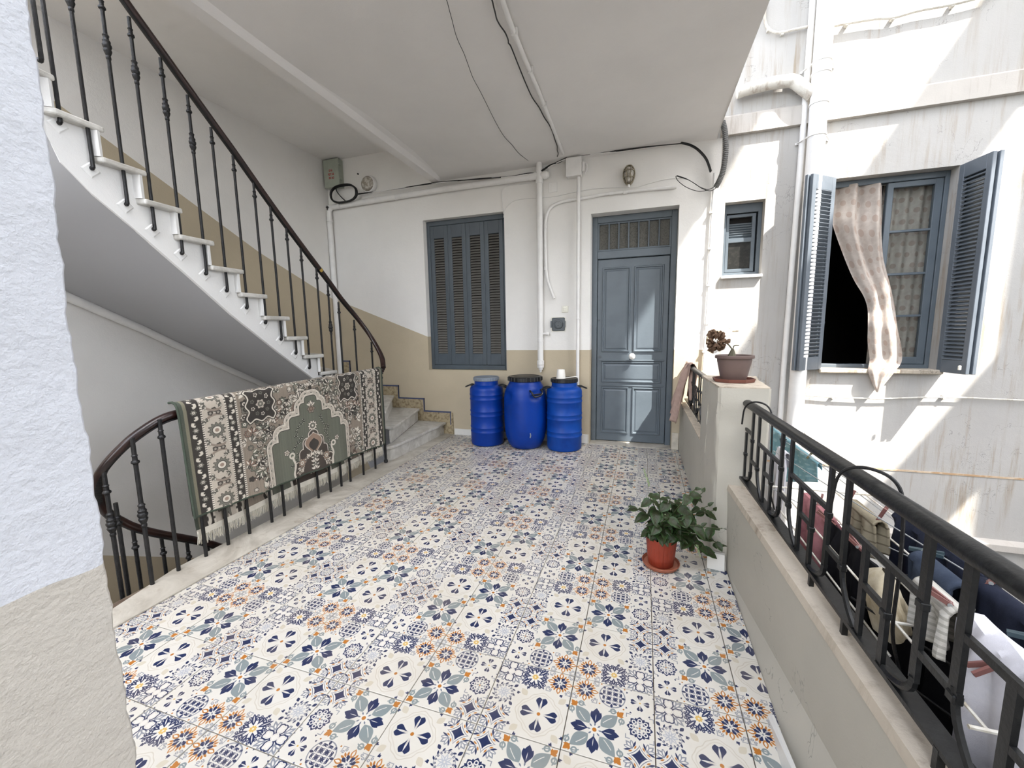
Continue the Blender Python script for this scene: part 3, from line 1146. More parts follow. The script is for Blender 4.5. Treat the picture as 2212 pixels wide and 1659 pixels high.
# ---------------------------------------------------------------- shutters
def slat_mesh(w, d, tilt, mat, th=.006):
    """louvre slat of width w along x, depth d, tilted"""
    b = MB()
    c, s_ = math.cos(tilt), math.sin(tilt)
    q = []
    for (x) in (-w / 2, w / 2):
        for (a, h) in ((-d / 2, -th / 2), (d / 2, -th / 2), (d / 2, th / 2), (-d / 2, th / 2)):
            q.append((x, a * c - h * s_, a * s_ + h * c))
    b.hexa([q[0], q[4], q[5], q[1], q[3], q[7], q[6], q[2]])
    return b.mesh('slat', mat)


def shutter_leaf(parent, w, h, base, ang, n, mat, stile=.045, rail=(.10, .13), th=.03, tilt=.7, smat=None, depth=.034):
    """louvred leaf hinged at base=(x,y,z), opening direction angle ang in plan; local x along the leaf"""
    b = MB()
    b.cbox(0, stile, -th / 2, th / 2, 0, h, .003)
    b.cbox(w - stile, w, -th / 2, th / 2, 0, h, .003)
    b.cbox(stile - .002, w - stile + .002, -th / 2, th / 2, 0, rail[0], .003)
    b.cbox(stile - .002, w - stile + .002, -th / 2, th / 2, h - rail[1], h, .003)
    o = bpy.data.objects.new('shutter_leaf', b.mesh('shutter_leaf', mat))
    link(o, parent)
    o.location = Vector(base) - parent.location
    o.rotation_euler = (0, 0, ang)
    sm = slat_mesh(w - 2 * stile, depth, tilt, smat or mat)
    z0, z1 = rail[0], h - rail[1]
    for k in range(n):
        put(sm, 'slat', o, (w / 2, 0, z0 + (z1 - z0) * (k + .5) / n))
    return o


w1 = bpy.data.objects.new('window_1', None)
w1.location = (-1.985, 3.82, 0.9)
struct(link(w1))
YS = 3.822
f = MB()
f.cbox(W1[0] + .001, W1[0] + .046, YS - .02, YS + .06, W1[2] + .001, W1[3] - .001, .004)
f.cbox(W1[1] - .046, W1[1] - .001, YS - .02, YS + .06, W1[2] + .001, W1[3] - .001, .004)
f.cbox(W1[0] + .045, W1[1] - .045, YS - .02, YS + .06, W1[3] - .06, W1[3] - .001, .004)
f.cbox(W1[0] + .045, W1[1] - .045, YS - .02, YS + .06, W1[2] + .001, W1[2] + .06, .004)
f.build('window_frame', M['shutter'], w1)
lw = (W1[1] - W1[0] - .096) / 4
hz = W1[3] - W1[2] - .126
for k in range(4):
    lo = shutter_leaf(w1, lw - .003, hz, (W1[0] + .048 + lw * k + .0015, YS, W1[2] + .063), 0, 46, M['shutter'], stile=.055, rail=(.15, .16), tilt=.78, smat=M['slat_dusty'])
for (k, zs_) in ((0, (1.25, 1.72, 2.45)), (1, (1.18, 1.95, 2.55)), (3, (1.18, 1.95, 2.55))):
    for z in zs_:
        hx = W1[0] + .048 + lw * k
        hb = MB()
        hb.tube([(hx, YS - .022, z - .045), (hx, YS - .022, z + .045)], .007, 6)
        hb.box(hx - .012, hx + .012, YS - .021, YS - .016, z - .035, z + .035)
        hb.build('hinge', M['shutter'], w1)

# small bathroom-type window beside the cable
w2 = bpy.data.objects.new('window_2', None)
w2.location = (1.19, 3.84, 1.95)
struct(link(w2))
YV = 3.85
f = MB()
f.cbox(W2[0], W2[0] + .035, YV - .03, YV + .05, W2[2], W2[3], .003)
f.cbox(W2[1] - .035, W2[1], YV - .03, YV + .05, W2[2], W2[3], .003)
f.cbox(W2[0] + .03, W2[1] - .03, YV - .03, YV + .05, W2[3] - .09, W2[3], .003)
f.cbox(W2[0] + .03, W2[1] - .03, YV - .03, YV + .05, W2[2], W2[2] + .045, .003)
f.build('window_frame', M['grey'], w2)
f = MB()
sx0, sx1 = W2[0] + .038, W2[1] - .05
f.cbox(sx0, sx0 + .03, YV - .015, YV + .03, W2[2] + .05, W2[3] - .10, .003)
f.cbox(sx1 - .035, sx1, YV - .015, YV + .03, W2[2] + .05, W2[3] - .10, .003)
f.cbox(sx0 + .001, sx1 - .001, YV - .0138, YV + .03, W2[2] + .05, W2[2] + .085, .003)
f.cbox(sx0 + .001, sx1 - .001, YV - .0138, YV + .03, W2[2] + .36, W2[2] + .405, .003)
f.cbox(sx0 + .001, sx1 - .001, YV - .0138, YV + .03, W2[3] - .13, W2[3] - .10, .003)
f.build('sash', M['grey'], w2)
MB().box(sx0 + .02, sx1 - .02, YV + .005, YV + .011, W2[2] + .08, W2[2] + .365).build('pane', M['glass'], w2)
sm = slat_mesh(sx1 - sx0 - .06, .034, -.8, M['grey'])
for k in range(6):
    put(sm, 'slat', w2, Vector(((sx0 + sx1) / 2, YV + .005, W2[2] + .42 + .024 * k)) - w2.location)
MB().box(W2[0] + .01, W2[1] - .01, YV + .052, YV + .09, W2[2], W2[3]).build('backing', M['dark'], w2)
f = MB()
f.cbox(W2[0] - .012, W2[1] + .004, YW - .045, YV - .032, W2[2] - .028, W2[2] + .004, .005)
f.build('sill', M['white'], w2)

# casement window with open shutters
w3 = bpy.data.objects.new('window_3', None)
w3.location = (2.42, 3.84, 0.96)
struct(link(w3))
YC = 3.86
f = MB()
f.cbox(W3[0], W3[0] + .035, YC - .03, YC + .05, W3[2], W3[3], .004)
f.cbox(W3[1] - .035, W3[1], YC - .03, YC + .05, W3[2], W3[3], .004)
f.cbox(W3[0] + .03, W3[1] - .03, YC - .03, YC + .05, W3[3] - .055, W3[3], .004)
f.cbox(W3[0] + .03, W3[1] - .03, YC - .03, YC + .05, W3[2], W3[2] + .04, .004)
f.build('window_frame', M['grey'], w3)
f = MB()
s0, s1 = 2.425, W3[1] - .038
zb, zt = W3[2] + .043, W3[3] - .058
f.cbox(s0, s0 + .05, YC - .02, YC + .025, zb, zt, .004)
f.cbox(s1 - .06, s1, YC - .02, YC + .025, zb, zt, .004)
f.cbox(s0 + .001, s1 - .001, YC - .0188, YC + .024, zt - .05, zt, .004)
f.cbox(s0 + .001, s1 - .001, YC - .0188, YC + .024, zb, zb + .07, .004)
ph = (zt - .05 - zb - .07) / 4
for k in (1, 2, 3):
    z = zb + .07 + ph * k
    f.cbox(s0 + .04, s1 - .05, YC - .014, YC + .02, z - .011, z + .011, .003)
sash = f.build('sash', M['grey'], w3)
gm, t_, b_ = nt('clear_pane')
b_.inputs['Transmission Weight'].default_value = 1.0
b_.inputs['Roughness'].default_value = 0.02
b_.inputs['IOR'].default_value = 1.12
b_.inputs['Base Color'].default_value = (0.93, 0.95, 0.95, 1)
for k in range(4):
    z = zb + .07 + ph * k
    MB().box(s0 + .046, s1 - .056, YC + .001, YC + .004, z + .008, z + ph - .008).build('pane', gm, w3)
f = MB()
f.cbox(W3[0] - .02, W3[1] + .03, YW - .055, YC - .031, W3[2] - .04, W3[2] + .003, .008)
f.build('sill', M['coping'], w3)
# left shutter: two leaves folded back, right shutter swung out
aL = math.atan2(-0.22, -0.265)
shutter_leaf(w3, .335, 1.845, (1.946, 3.712, 0.95), aL, 43, M['shutter_blue'], stile=.055, rail=(.13, .13), tilt=.72, th=.03, depth=.046)
shutter_leaf(w3, .335, 1.845, (1.946 - .026, 3.712 + .0, 0.95), aL - .06, 43, M['shutter_blue'], stile=.055, rail=(.13, .13), tilt=.72, th=.028, depth=.046)
aR = math.atan2(-0.30, 0.045)
shutter_leaf(w3, .30, 1.845, (2.892, 3.712, 0.94), aR, 46, M['shutter_blue'], stile=.05, rail=(.12, .12), tilt=.72, depth=.044)
shutter_leaf(w3, .30, 1.845, (2.930, 3.712, 0.94), aR + .03, 46, M['shutter_blue'], stile=.05, rail=(.12, .12), tilt=.72, depth=.044)
hd = MB()
hd.tube(smooth_path([(1.715, 3.545, 1.22), (1.70, 3.52, 1.23), (1.70, 3.52, 1.33), (1.715, 3.545, 1.34)], 4), .006, 6)
hd.build('shutter_handle', M['black'], w3)
MB().cbox(2.865, 2.885, 3.40, 3.416, 0.98, 1.02, .004).build('catch', M['cream'], w3)

# ---------------------------------------------------------------- staircase
RISE = 0.171
XI = -2.71
inner_n = {1: (-2.352, 2.47), 2: (-2.42, 2.60), 3: (-2.54, 2.645), 4: (-2.655, 2.60), 5: (-2.705, 2.36)}
ys_ = [2.109, 1.949, 1.772, 1.594, 1.393, 1.209, 1.005, 0.815, 0.634, 0.45, 0.27]
for k, y in enumerate(ys_):
    inner_n[6 + k] = (XI, y)
outer_n = {1: (-2.335, 3.70), 2: (-2.74, 3.70), 3: (-3.145, 3.70), 4: (-3.58, 3.70), 5: (-4.0, 3.55)}
inner_n[17] = (-2.70, 0.10)
inner_n[18] = (-2.60, -0.03)
yw = [2.98, 2.60, 2.25, 1.93, 1.60, 1.26, 0.92, 0.55, 0.15, -0.3, -0.8]
for k, y in enumerate(yw):
    outer_n[6 + k] = (-4.0, y)
outer_n[17] = (-4.0, -1.35)
outer_n[18] = (-3.3, -1.6)
stair = thing('staircase', 'winding staircase with grey marble treads and white plaster stringer rising from the tiled floor', 'staircase', (-2.9, 3.0, 0))
NS = 18


def corner(k):
    """outer boundary points between nosing k and k+1 (turning the room corner)"""
    a, c = outer_n[k], outer_n[k + 1]
    if k == 4:
        return [a, (-4.0, 3.70), c]
    return [a, c]


for k in range(1, NS):
    z = RISE * k
    i0, i1 = inner_n[k], inner_n[k + 1]
    o_ = corner(k)
    d = Vector((o_[0][0] - i0[0], o_[0][1] - i0[1]))
    d.normalize()
    nrm = Vector((d.y, -d.x))            # towards the climber
    mid = Vector(((i1[0] + o_[-1][0]) / 2, (i1[1] + o_[-1][1]) / 2)) - Vector(((i0[0] + o_[0][0]) / 2, (i0[1] + o_[0][1]) / 2))
    if nrm.dot(mid) > 0:
        nrm = -nrm
    nz = nrm * 0.028
    ins = Vector((0.018, 0)) if k >= 5 else Vector((0, 0))
    # marble tread with a projecting nose
    a = Vector(i0) + nz + ins
    b0 = Vector(o_[0]) + nz
    b0.x = max(b0.x, -4.012)
    ring_ = [a, b0] + [Vector(q) for q in o_[1:-1]] + [Vector(o_[-1]) - nrm * .01, Vector(i1) + ins - nrm * .01]
    ring_ = [(max(p.x, -4.015), p.y, z - .034) for p in ring_]
    tb = MB()
    if k == 1:
        r0 = [(-2.352, 3.70), (-2.305, 3.70), (-2.318, 2.55), (-2.335, 2.475), (-2.38, 2.435), (-2.43, 2.46)]
        ring_ = [(x, y, z - .034) for x, y in r0] + [(i1[0], i1[1], z - .034), (o_[-1][0], o_[-1][1], z - .034)]
    tb.prism(ring_, (0, 0, .034))
    t_o = tb.build('tread', M['marble'], stair)
    md = t_o.modifiers.new('round', 'BEVEL')
    md.width = .009
    md.segments = 2
    md.limit_method = 'ANGLE'
    rb = MB()
    e0, e1 = Vector(i0), Vector(o_[0])
    if k == 1:
        rb.prism([(-2.345, 3.70, 0.006), (-2.345, 2.55, 0.006), (-2.365, 2.49, 0.006), (-2.40, 2.465, 0.006), (-2.43, 2.50, 0.006), (-2.37, 2.58, 0.006), (-2.37, 3.70, 0.006)], (0, 0, z - .04))
    else:
        b_in = -nrm * .02
        rb.prism([(e0.x, e0.y, z - RISE), (e1.x, e1.y, z - RISE), (e1.x + b_in.x, e1.y + b_in.y, z - RISE), (e0.x + b_in.x, e0.y + b_in.y, z - RISE)], (0, 0, RISE - .034))
    rb.build('riser', M['marble'] if k < 5 else M['stringer'], stair)

# white stringer: stepped top, curved foot line
SX = -2.745
low = [(2.42, 0.60), (2.20, 0.745), (1.962, 0.912), (1.523, 1.24), (1.143, 1.54), (0.845, 1.809), (0.58, 2.037), (0.398, 2.184), (0.279, 2.313), (0.233, 2.442)]
top = []
for k in range(5, 17):
    y = inner_n[k][1] if k > 5 else 2.42
    top.append((y + (0.0), RISE * (k - 1) - .034))
    top.append((y + (0.0), RISE * k - .034))
top.append((0.235, RISE * 16 - .034))
top = [(2.42, 0.60)] + [q for q in top if q[1] > 0.60]
lowp = low[1:] + [(0.215, 2.52)]
b = MB()
# build as vertical strips so that the stepped outline stays clean
ysamp = sorted(set([q[0] for q in top] + [q[0] for q in low] + [0.27, 0.25]), reverse=True)


def lin(pts, y):
    p = sorted(pts)
    for (a, c) in zip(p, p[1:]):
        if a[0] <= y <= c[0]:
            f = (y - a[0]) / max(1e-9, c[0] - a[0])
            return a[1] * (1 - f) + c[1] * f
    return p[0][1] if y < p[0][0] else p[-1][1]


def step_z(y):
    z = RISE * 4 - .034
    for k in range(5, 17):
        yk = inner_n[k][1] if k > 5 else 2.42
        if y < yk - 1e-6:
            z = RISE * k - .034
    return z


for (ya, yb) in zip(ysamp, ysamp[1:]):
    if ya - yb < 1e-5:
        continue
    zt_ = step_z((ya + yb) / 2)
    la, lb = lin(low, ya), lin(low, yb)
    b.hexa([(SX - .025, ya, la), (SX, ya, la), (SX, yb, lb), (SX - .025, yb, lb), (SX - .025, ya, zt_), (SX, ya, zt_), (SX, yb, zt_), (SX - .025, yb, zt_)])
# the turn at the head of the flight
turn = [(-2.745, 0.24, 2.44, 2.70), (-2.72, 0.12, 2.56, 2.86), (-2.66, 0.02, 2.70, 3.03), (-2.52, -0.02, 2.84, 3.26), (-2.36, -0.02, 2.98, 3.33)]
for (p, q) in zip(turn, turn[1:]):
    b.hexa([(p[0] - .08, p[1] - .05, p[2]), (p[0], p[1], p[2]), (q[0], q[1], q[2]), (q[0] - .03, q[1] - .10, q[2]), (p[0] - .08, p[1] - .05, p[3]), (p[0], p[1], p[3]), (q[0], q[1], q[3]), (q[0] - .03, q[1] - .10, q[3])])
b.build('stringer', M['stringer'], stair)
# turned foot of the stringer around the well end
arcs = [(SX, 2.42)] + [(-2.54 + (0.205) * math.cos(a), 2.42 + .205 * math.sin(a)) for a in [PI - PI * q / 10 for q in range(1, 10)]] + [(-2.345, 2.42)]
b = MB()
for i, (p, q) in enumerate(zip(arcs, arcs[1:])):
    if i > 3:
        break
    f0, f1 = i / 10, (i + 1) / 10
    zt0 = 0.66 * (1 - f0) + 0.12 * f0
    zt1 = 0.66 * (1 - f1) + 0.12 * f1
    zb0 = 0.60 * (1 - f0) ** 1.2 - .2 * f0
    zb1 = 0.60 * (1 - f1) ** 1.2 - .2 * f1
    sc0 = 1.35
    pp = lambda P: (-2.54 + (P[0] + 2.54) * sc0, 2.42 + (P[1] - 2.42) * sc0)
    P2, Q2 = pp(p), pp(q)
    b.hexa([(p[0], p[1], zb0), (q[0], q[1], zb1), (Q2[0], Q2[1], zb1), (P2[0], P2[1], zb0), (p[0], p[1], zt0), (q[0], q[1], zt1), (Q2[0], Q2[1], zt1), (P2[0], P2[1], zt0)])
b.build('stringer_foot', M['stringer'], stair)
# smooth soffit between stringer foot line and left wall
wallz = [(3.5, 0.35), (2.556, 0.751), (1.829, 1.153), (1.26, 1.478), (0.828, 1.706), (0.2, 2.05), (-0.4, 2.40), (-0.9, 2.72)]
inl = [(SX, 2.42, 0.60)] + [(SX, y, z) for y, z in low[1:]] + [(-2.72, 0.12, 2.56), (-2.64, 0.03, 2.70), (-2.52, -0.02, 2.84)]


def resample(pts, n):
    P = [Vector(p) for p in pts]
    L = [0]
    for a, c in zip(P, P[1:]):
        L.append(L[-1] + (c - a).length)
    out = []
    for i in range(n + 1):
        s_ = L[-1] * i / n
        k = max(j for j in range(len(L)) if L[j] <= s_ + 1e-9)
        k = min(k, len(P) - 2)
        f = (s_ - L[k]) / max(1e-9, L[k + 1] - L[k])
        out.append(P[k].lerp(P[k + 1], f))
    return out


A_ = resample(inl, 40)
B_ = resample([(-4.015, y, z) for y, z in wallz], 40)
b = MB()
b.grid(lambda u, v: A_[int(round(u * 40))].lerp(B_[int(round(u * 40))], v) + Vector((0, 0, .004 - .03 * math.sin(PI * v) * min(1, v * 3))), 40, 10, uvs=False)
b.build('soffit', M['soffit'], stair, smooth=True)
b = MB()
b.tube([(-3.978, y, z - .02) for y, z in wallz], .04, 10)
b.build('cove_moulding', M['white'], stair, smooth=True)
# underside of the first steps round the corner
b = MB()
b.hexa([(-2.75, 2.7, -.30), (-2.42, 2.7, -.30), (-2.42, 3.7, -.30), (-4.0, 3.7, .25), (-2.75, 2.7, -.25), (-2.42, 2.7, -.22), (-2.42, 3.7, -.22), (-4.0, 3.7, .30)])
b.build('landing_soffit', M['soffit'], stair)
# painted stepped skirting with blue line on the back wall
pr = [(-2.205, 0.001), (-2.205, 0.12), (-2.235, 0.14), (-2.235, 0.305), (-2.635, 0.305), (-2.635, 0.474), (-3.04, 0.474), (-3.04, 0.645), (-3.45, 0.645), (-3.45, 0.816), (-3.85, 0.816), (-3.85, 0.94)]
b = MB()
lows = [(-3.85, 0.6), (-3.58, 0.6), (-3.58, 0.5), (-3.145, 0.5), (-3.145, 0.33), (-2.74, 0.33), (-2.74, 0.165), (-2.335, 0.165), (-2.335, 0.001)]
for k in range(5):
    xr = -2.205 - (0.40 * k + (0.03 if k else 0))
    xl = -2.235 - 0.40 * (k + 1)
    b.box(xl, xr if k == 0 else -2.235 - .40 * k, YW - .014, YW - .001, max(.008, RISE * (k) - .1), 0.300 + RISE * k)
b.build('stair_skirting', M['skirt_beige'], stair)
b = MB()
for k in range(5):
    x0 = -2.235 - .40 * k
    z0 = 0.305 + RISE * k
    b.box(x0 - .40 - .012, x0, YW - .016, YW - .001, z0 - .006, z0 + .012)
    b.box(x0 - .012, x0, YW - .0165, YW - .001, z0 - RISE if k else .135, z0 + .012)
b.build('blue_line', M['blue_line'], stair)
# lower flight down into the well
lowst = MB()
for k in range(1, 14):
    y = -0.68 + .205 * k
    z = -RISE * k
    MB().box(-4.0, -2.74, y - .03, y + .205, z - .034, z).build('tread', M['marble'], stair)
    lowst.box(-4.0, -2.76, y + .175, y + .20, z - RISE, z - .035)
lowst.hexa([(-4.0, -.6, -.5), (-2.76, -.6, -.5), (-2.76, 2.12, -2.8), (-4.0, 2.12, -2.8), (-4.0, -.6, -.3), (-2.76, -.6, -.3), (-2.76, 2.12, -2.6), (-4.0, 2.12, -2.6)])
lowst.build('lower_flight', M['stringer'], stair)

# ---------------------------------------------------------------- stair railing, upper flight
def baluster(name, foot, top, parent, r=.0095, knob=False, collar=True, hook=None, mat=None, swell=None):
    """round iron bar with cast collars; hook bends the foot into the stringer"""
    f, t = Vector(foot), Vector(top)
    b = MB()
    path = [f, t]
    if hook:
        b.tube(smooth_path([f + Vector((hook, 0, .012)), f + Vector((hook * .2, 0, .0)), f + Vector((0, 0, .035)), f + Vector((0, 0, .1)), t], 4), r, 8)
    else:
        b.tube(path, r, 8)
    H = t.z - f.z
    R = r / .0095

    def rings(z, pr):
        u = (z - f.z) / H
        c = f.lerp(t, max(0, min(1, u)))
        b.lathe([(a * R, h) for a, h in pr], (c.x, c.y, z), 10)
    if collar:
        z = t.z - collar
        rings(z, [(.0096, -.02), (.0105, -.012), (.017, -.006), (.0175, .0), (.015, .006), (.0105, .01), (.0105, .03), (.0135, .034), (.0096, .04)])
    if knob:
        rings(t.z - knob, [(.0096, -.07), (.0125, -.065), (.0125, -.055), (.0105, -.05), (.018, -.03), (.020, -.022), (.0165, -.014), (.021, -.002), (.0215, .006), (.017, .014), (.019, .026), (.013, .036), (.013, .05), (.016, .056), (.0096, .066)])
    return b.build(name, mat or M['black'], parent, smooth=True)


rail = thing('stair_railing', 'black iron railing with dark wooden handrail climbing the upper stair flight', 'railing', (-2.72, 2.2, 0.9))
hp = [(-2.720,0.580,3.442),(-2.720,0.662,3.346),(-2.720,0.857,3.154),(-2.720,1.139,2.875),(-2.720,1.280,2.737),(-2.720,1.565,2.446),(-2.720,1.853,2.169),(-2.720,2.152,1.892),(-2.720,2.311,1.738)]
hp += [(-2.687,2.489,1.553)] + [(-2.599,2.591,1.343)] + [(-2.465,2.567,1.141)] + [(-2.378,2.469,1.025)]
hp = smooth_path(hp, 5)
b = MB()
b.tube(hp, .027, 12, flat=.85, up=(0, 0, 1))
b.build('handrail', M['wood'], rail, smooth=True)
b = MB()
b.tube([p + Vector((0, 0, -.026)) for p in hp], .016, 8, flat=.5, up=(0, 0, 1))
b.build('rail_strip', M['black'], rail, smooth=True)
k_ = min(range(len(hp)), key=lambda i: (hp[i] - Vector([(-2.720,2.042,2.013)][0])).length)
b = MB()
b.tube([hp[k_].lerp(hp[k_ + 1], f) for f in (-.12, .0, .12, .22)], .0285, 12, flat=.86, up=(0, 0, 1))
b.build('rail_joint', M['brass'], rail, smooth=True)


def rail_z(p, off):
    """height of the underside of the handrail nearest in plan to p"""
    best = min(range(len(hp)), key=lambda i: (hp[i].xy - Vector(p[:2])).length)
    return hp[best].z - off


feet = [(-2.720,0.290,2.506),(-2.720,0.403,2.320),(-2.720,0.545,2.167),(-2.720,0.675,2.053),(-2.720,0.825,1.932),(-2.720,0.970,1.817),(-2.720,1.110,1.711),(-2.720,1.258,1.593),(-2.720,1.412,1.480),(-2.720,1.549,1.341),(-2.720,1.692,1.214),(-2.720,1.832,1.069),(-2.720,2.001,0.967)]
tops = [(-2.720,0.289,3.245),(-2.720,0.390,3.504),(-2.720,0.538,3.693),(-2.720,0.696,3.265),(-2.720,0.843,3.130),(-2.720,0.995,2.985),(-2.720,1.142,2.845),(-2.720,1.281,2.714),(-2.720,1.423,2.572),(-2.720,1.568,2.429),(-2.720,1.716,2.302),(-2.720,1.851,2.149),(-2.720,2.001,2.012)]
for i, (f, t) in enumerate(zip(feet, tops)):
    t = (f[0], f[1], t[2] if i > 2 else f[2] + 1.16)
    baluster('baluster', f, t, rail, knob=(.30 if i in (1, 2, 3, 4, 5) else 0), collar=.10 if i not in (2,) else .10, hook=-.03)
    if i < 13:
        MB().hexa([(-2.744, f[1] + .045, f[2] - .005), (-2.744, f[1], f[2] - .05), (-2.738, f[1], f[2] - .04), (-2.738, f[1] + .036, f[2] - .005), (-2.744, f[1], f[2] + .04), (-2.744, f[1] - .045, f[2] - .005), (-2.738, f[1] - .036, f[2] - .005), (-2.738, f[1], f[2] + .032)]).build('wall_rosette', M['stringer'], rail)
# one more baluster on the turn at the head
q_ = [(-2.635,0.211,2.744)][0]
baluster('baluster', q_, (q_[0], q_[1], q_[2] + 1.1), rail, hook=-.03, collar=0)
for (p, zf, zt, kn, co) in (((-2.72, 2.132), 0.93, [(-2.715,2.135,1.868)][0][2], .42, .10), ((-2.72, 2.263), 0.80, [(-2.700,2.281,1.703)][0][2], 0, .10), ((-2.712, 2.47), 0.62, [(-2.690,2.487,1.531)][0][2], 0, .10), ((-2.60, 2.59), 0.42, [(-2.604,2.587,1.291)][0][2], 0, .10)):
    baluster('baluster', (p[0], p[1], zf), (p[0], p[1], zt), rail, knob=kn, collar=co)
nz_ = [(-2.357,2.435,0.970)][0][2]
b = MB()
b.tube([(-2.362, 2.40, 0.009), (-2.362, 2.40, nz_ + .02)], .0135, 10)
b.lathe([(.0135, 0), (.02, .006), (.02, .03), (.0135, .04)], (-2.362, 2.40, 0.009), 12)
b.lathe([(.0135, -.03), (.019, -.02), (.019, -.008), (.014, 0)], (-2.362, 2.40, nz_ - .03), 12)
b.build('newel_post', M['black'], rail, smooth=True)

# ---------------------------------------------------------------- gallery railing with its return down into the well
gal = thing('gallery_railing', 'black iron railing with curved wooden handrail on marble edge under the hanging rug', 'railing', (-2.35, 1.2, 0.0))
gp = [(-2.362, 2.42, nz_ + .025)] + [(-2.355,1.948,0.976),(-2.355,1.019,0.960)] + [(-2.355,0.568,0.939)] + [(-2.371,0.393,0.923)]
gp += [(-2.391,0.268,0.860)] + [(-2.430,0.193,0.784)] + [(-2.485,0.139,0.689)] + [(-2.551,0.139,0.598)] + [(-2.634,0.175,0.484)] + [(-2.679,0.221,0.385)] + [(-2.720,0.288,0.303),(-2.720,0.367,0.215),(-2.720,0.483,0.118),(-2.720,0.704,-0.046),(-2.720,0.874,-0.191),(-2.720,1.393,-0.641)]
gp = smooth_path(gp, 6)
b = MB()
b.tube(gp, .027, 12, flat=.85, up=(0, 0, 1))
b.build('handrail', M['wood'], gal, smooth=True)
b = MB()
b.tube([p + Vector((0, 0, -.026)) for p in gp], .016, 8, flat=.5, up=(0, 0, 1))
b.build('rail_strip', M['black'], gal, smooth=True)
gfeet = [(-2.354,0.348,0.009),(-2.342,0.507,0.009),(-2.344,0.651,0.009),(-2.347,0.805,0.009),(-2.351,0.984,0.009),(-2.349,1.095,0.009),(-2.350,1.248,0.009),(-2.359,1.439,0.009),(-2.362,1.579,0.009),(-2.358,1.714,0.009),(-2.357,1.834,0.009),(-2.373,2.022,0.009),(-2.388,2.208,0.009)]
for i, f in enumerate(gfeet):
    y = f[1]
    z = 0.92 + (y - 0.35) * 0.03
    bo = baluster('baluster', (-2.352, y, 0.009), (-2.352, y, z), gal, r=.0105, collar=.10, mat=M['black'])
g1 = [(-2.351,0.211,0.009)][0]
baluster('baluster', (g1[0], g1[1], .009), (g1[0], g1[1], [(-2.349,0.226,0.847)][0][2]), gal, r=.0105, knob=.43, collar=.13)
for (px_, zt, kn) in (([(-2.476,0.135,0.402)][0], [(-2.472,0.142,0.684)][0][2], .30), ([(-2.608,0.229,0.337)][0], [(-2.628,0.188,0.447)][0][2], 0)):
    baluster('baluster', (px_[0], px_[1], -.35), (px_[0], px_[1], zt), gal, r=.0105, knob=kn, collar=.12)
for p in [(-2.720,0.348,0.218),(-2.720,0.489,0.101),(-2.720,0.633,-0.009),(-2.720,0.763,-0.120)]:
    baluster('baluster', (p[0], p[1], p[2] - 1.05), (p[0], p[1], p[2]), gal, r=.0105, collar=.12)

# ---------------------------------------------------------------- patterned rug over the gallery rail
DARK, RC, RG, RT, RW, RM = (54, 50, 46), (184, 174, 160), (101, 103, 91), (136, 125, 112), (208, 200, 186), (112, 110, 101)


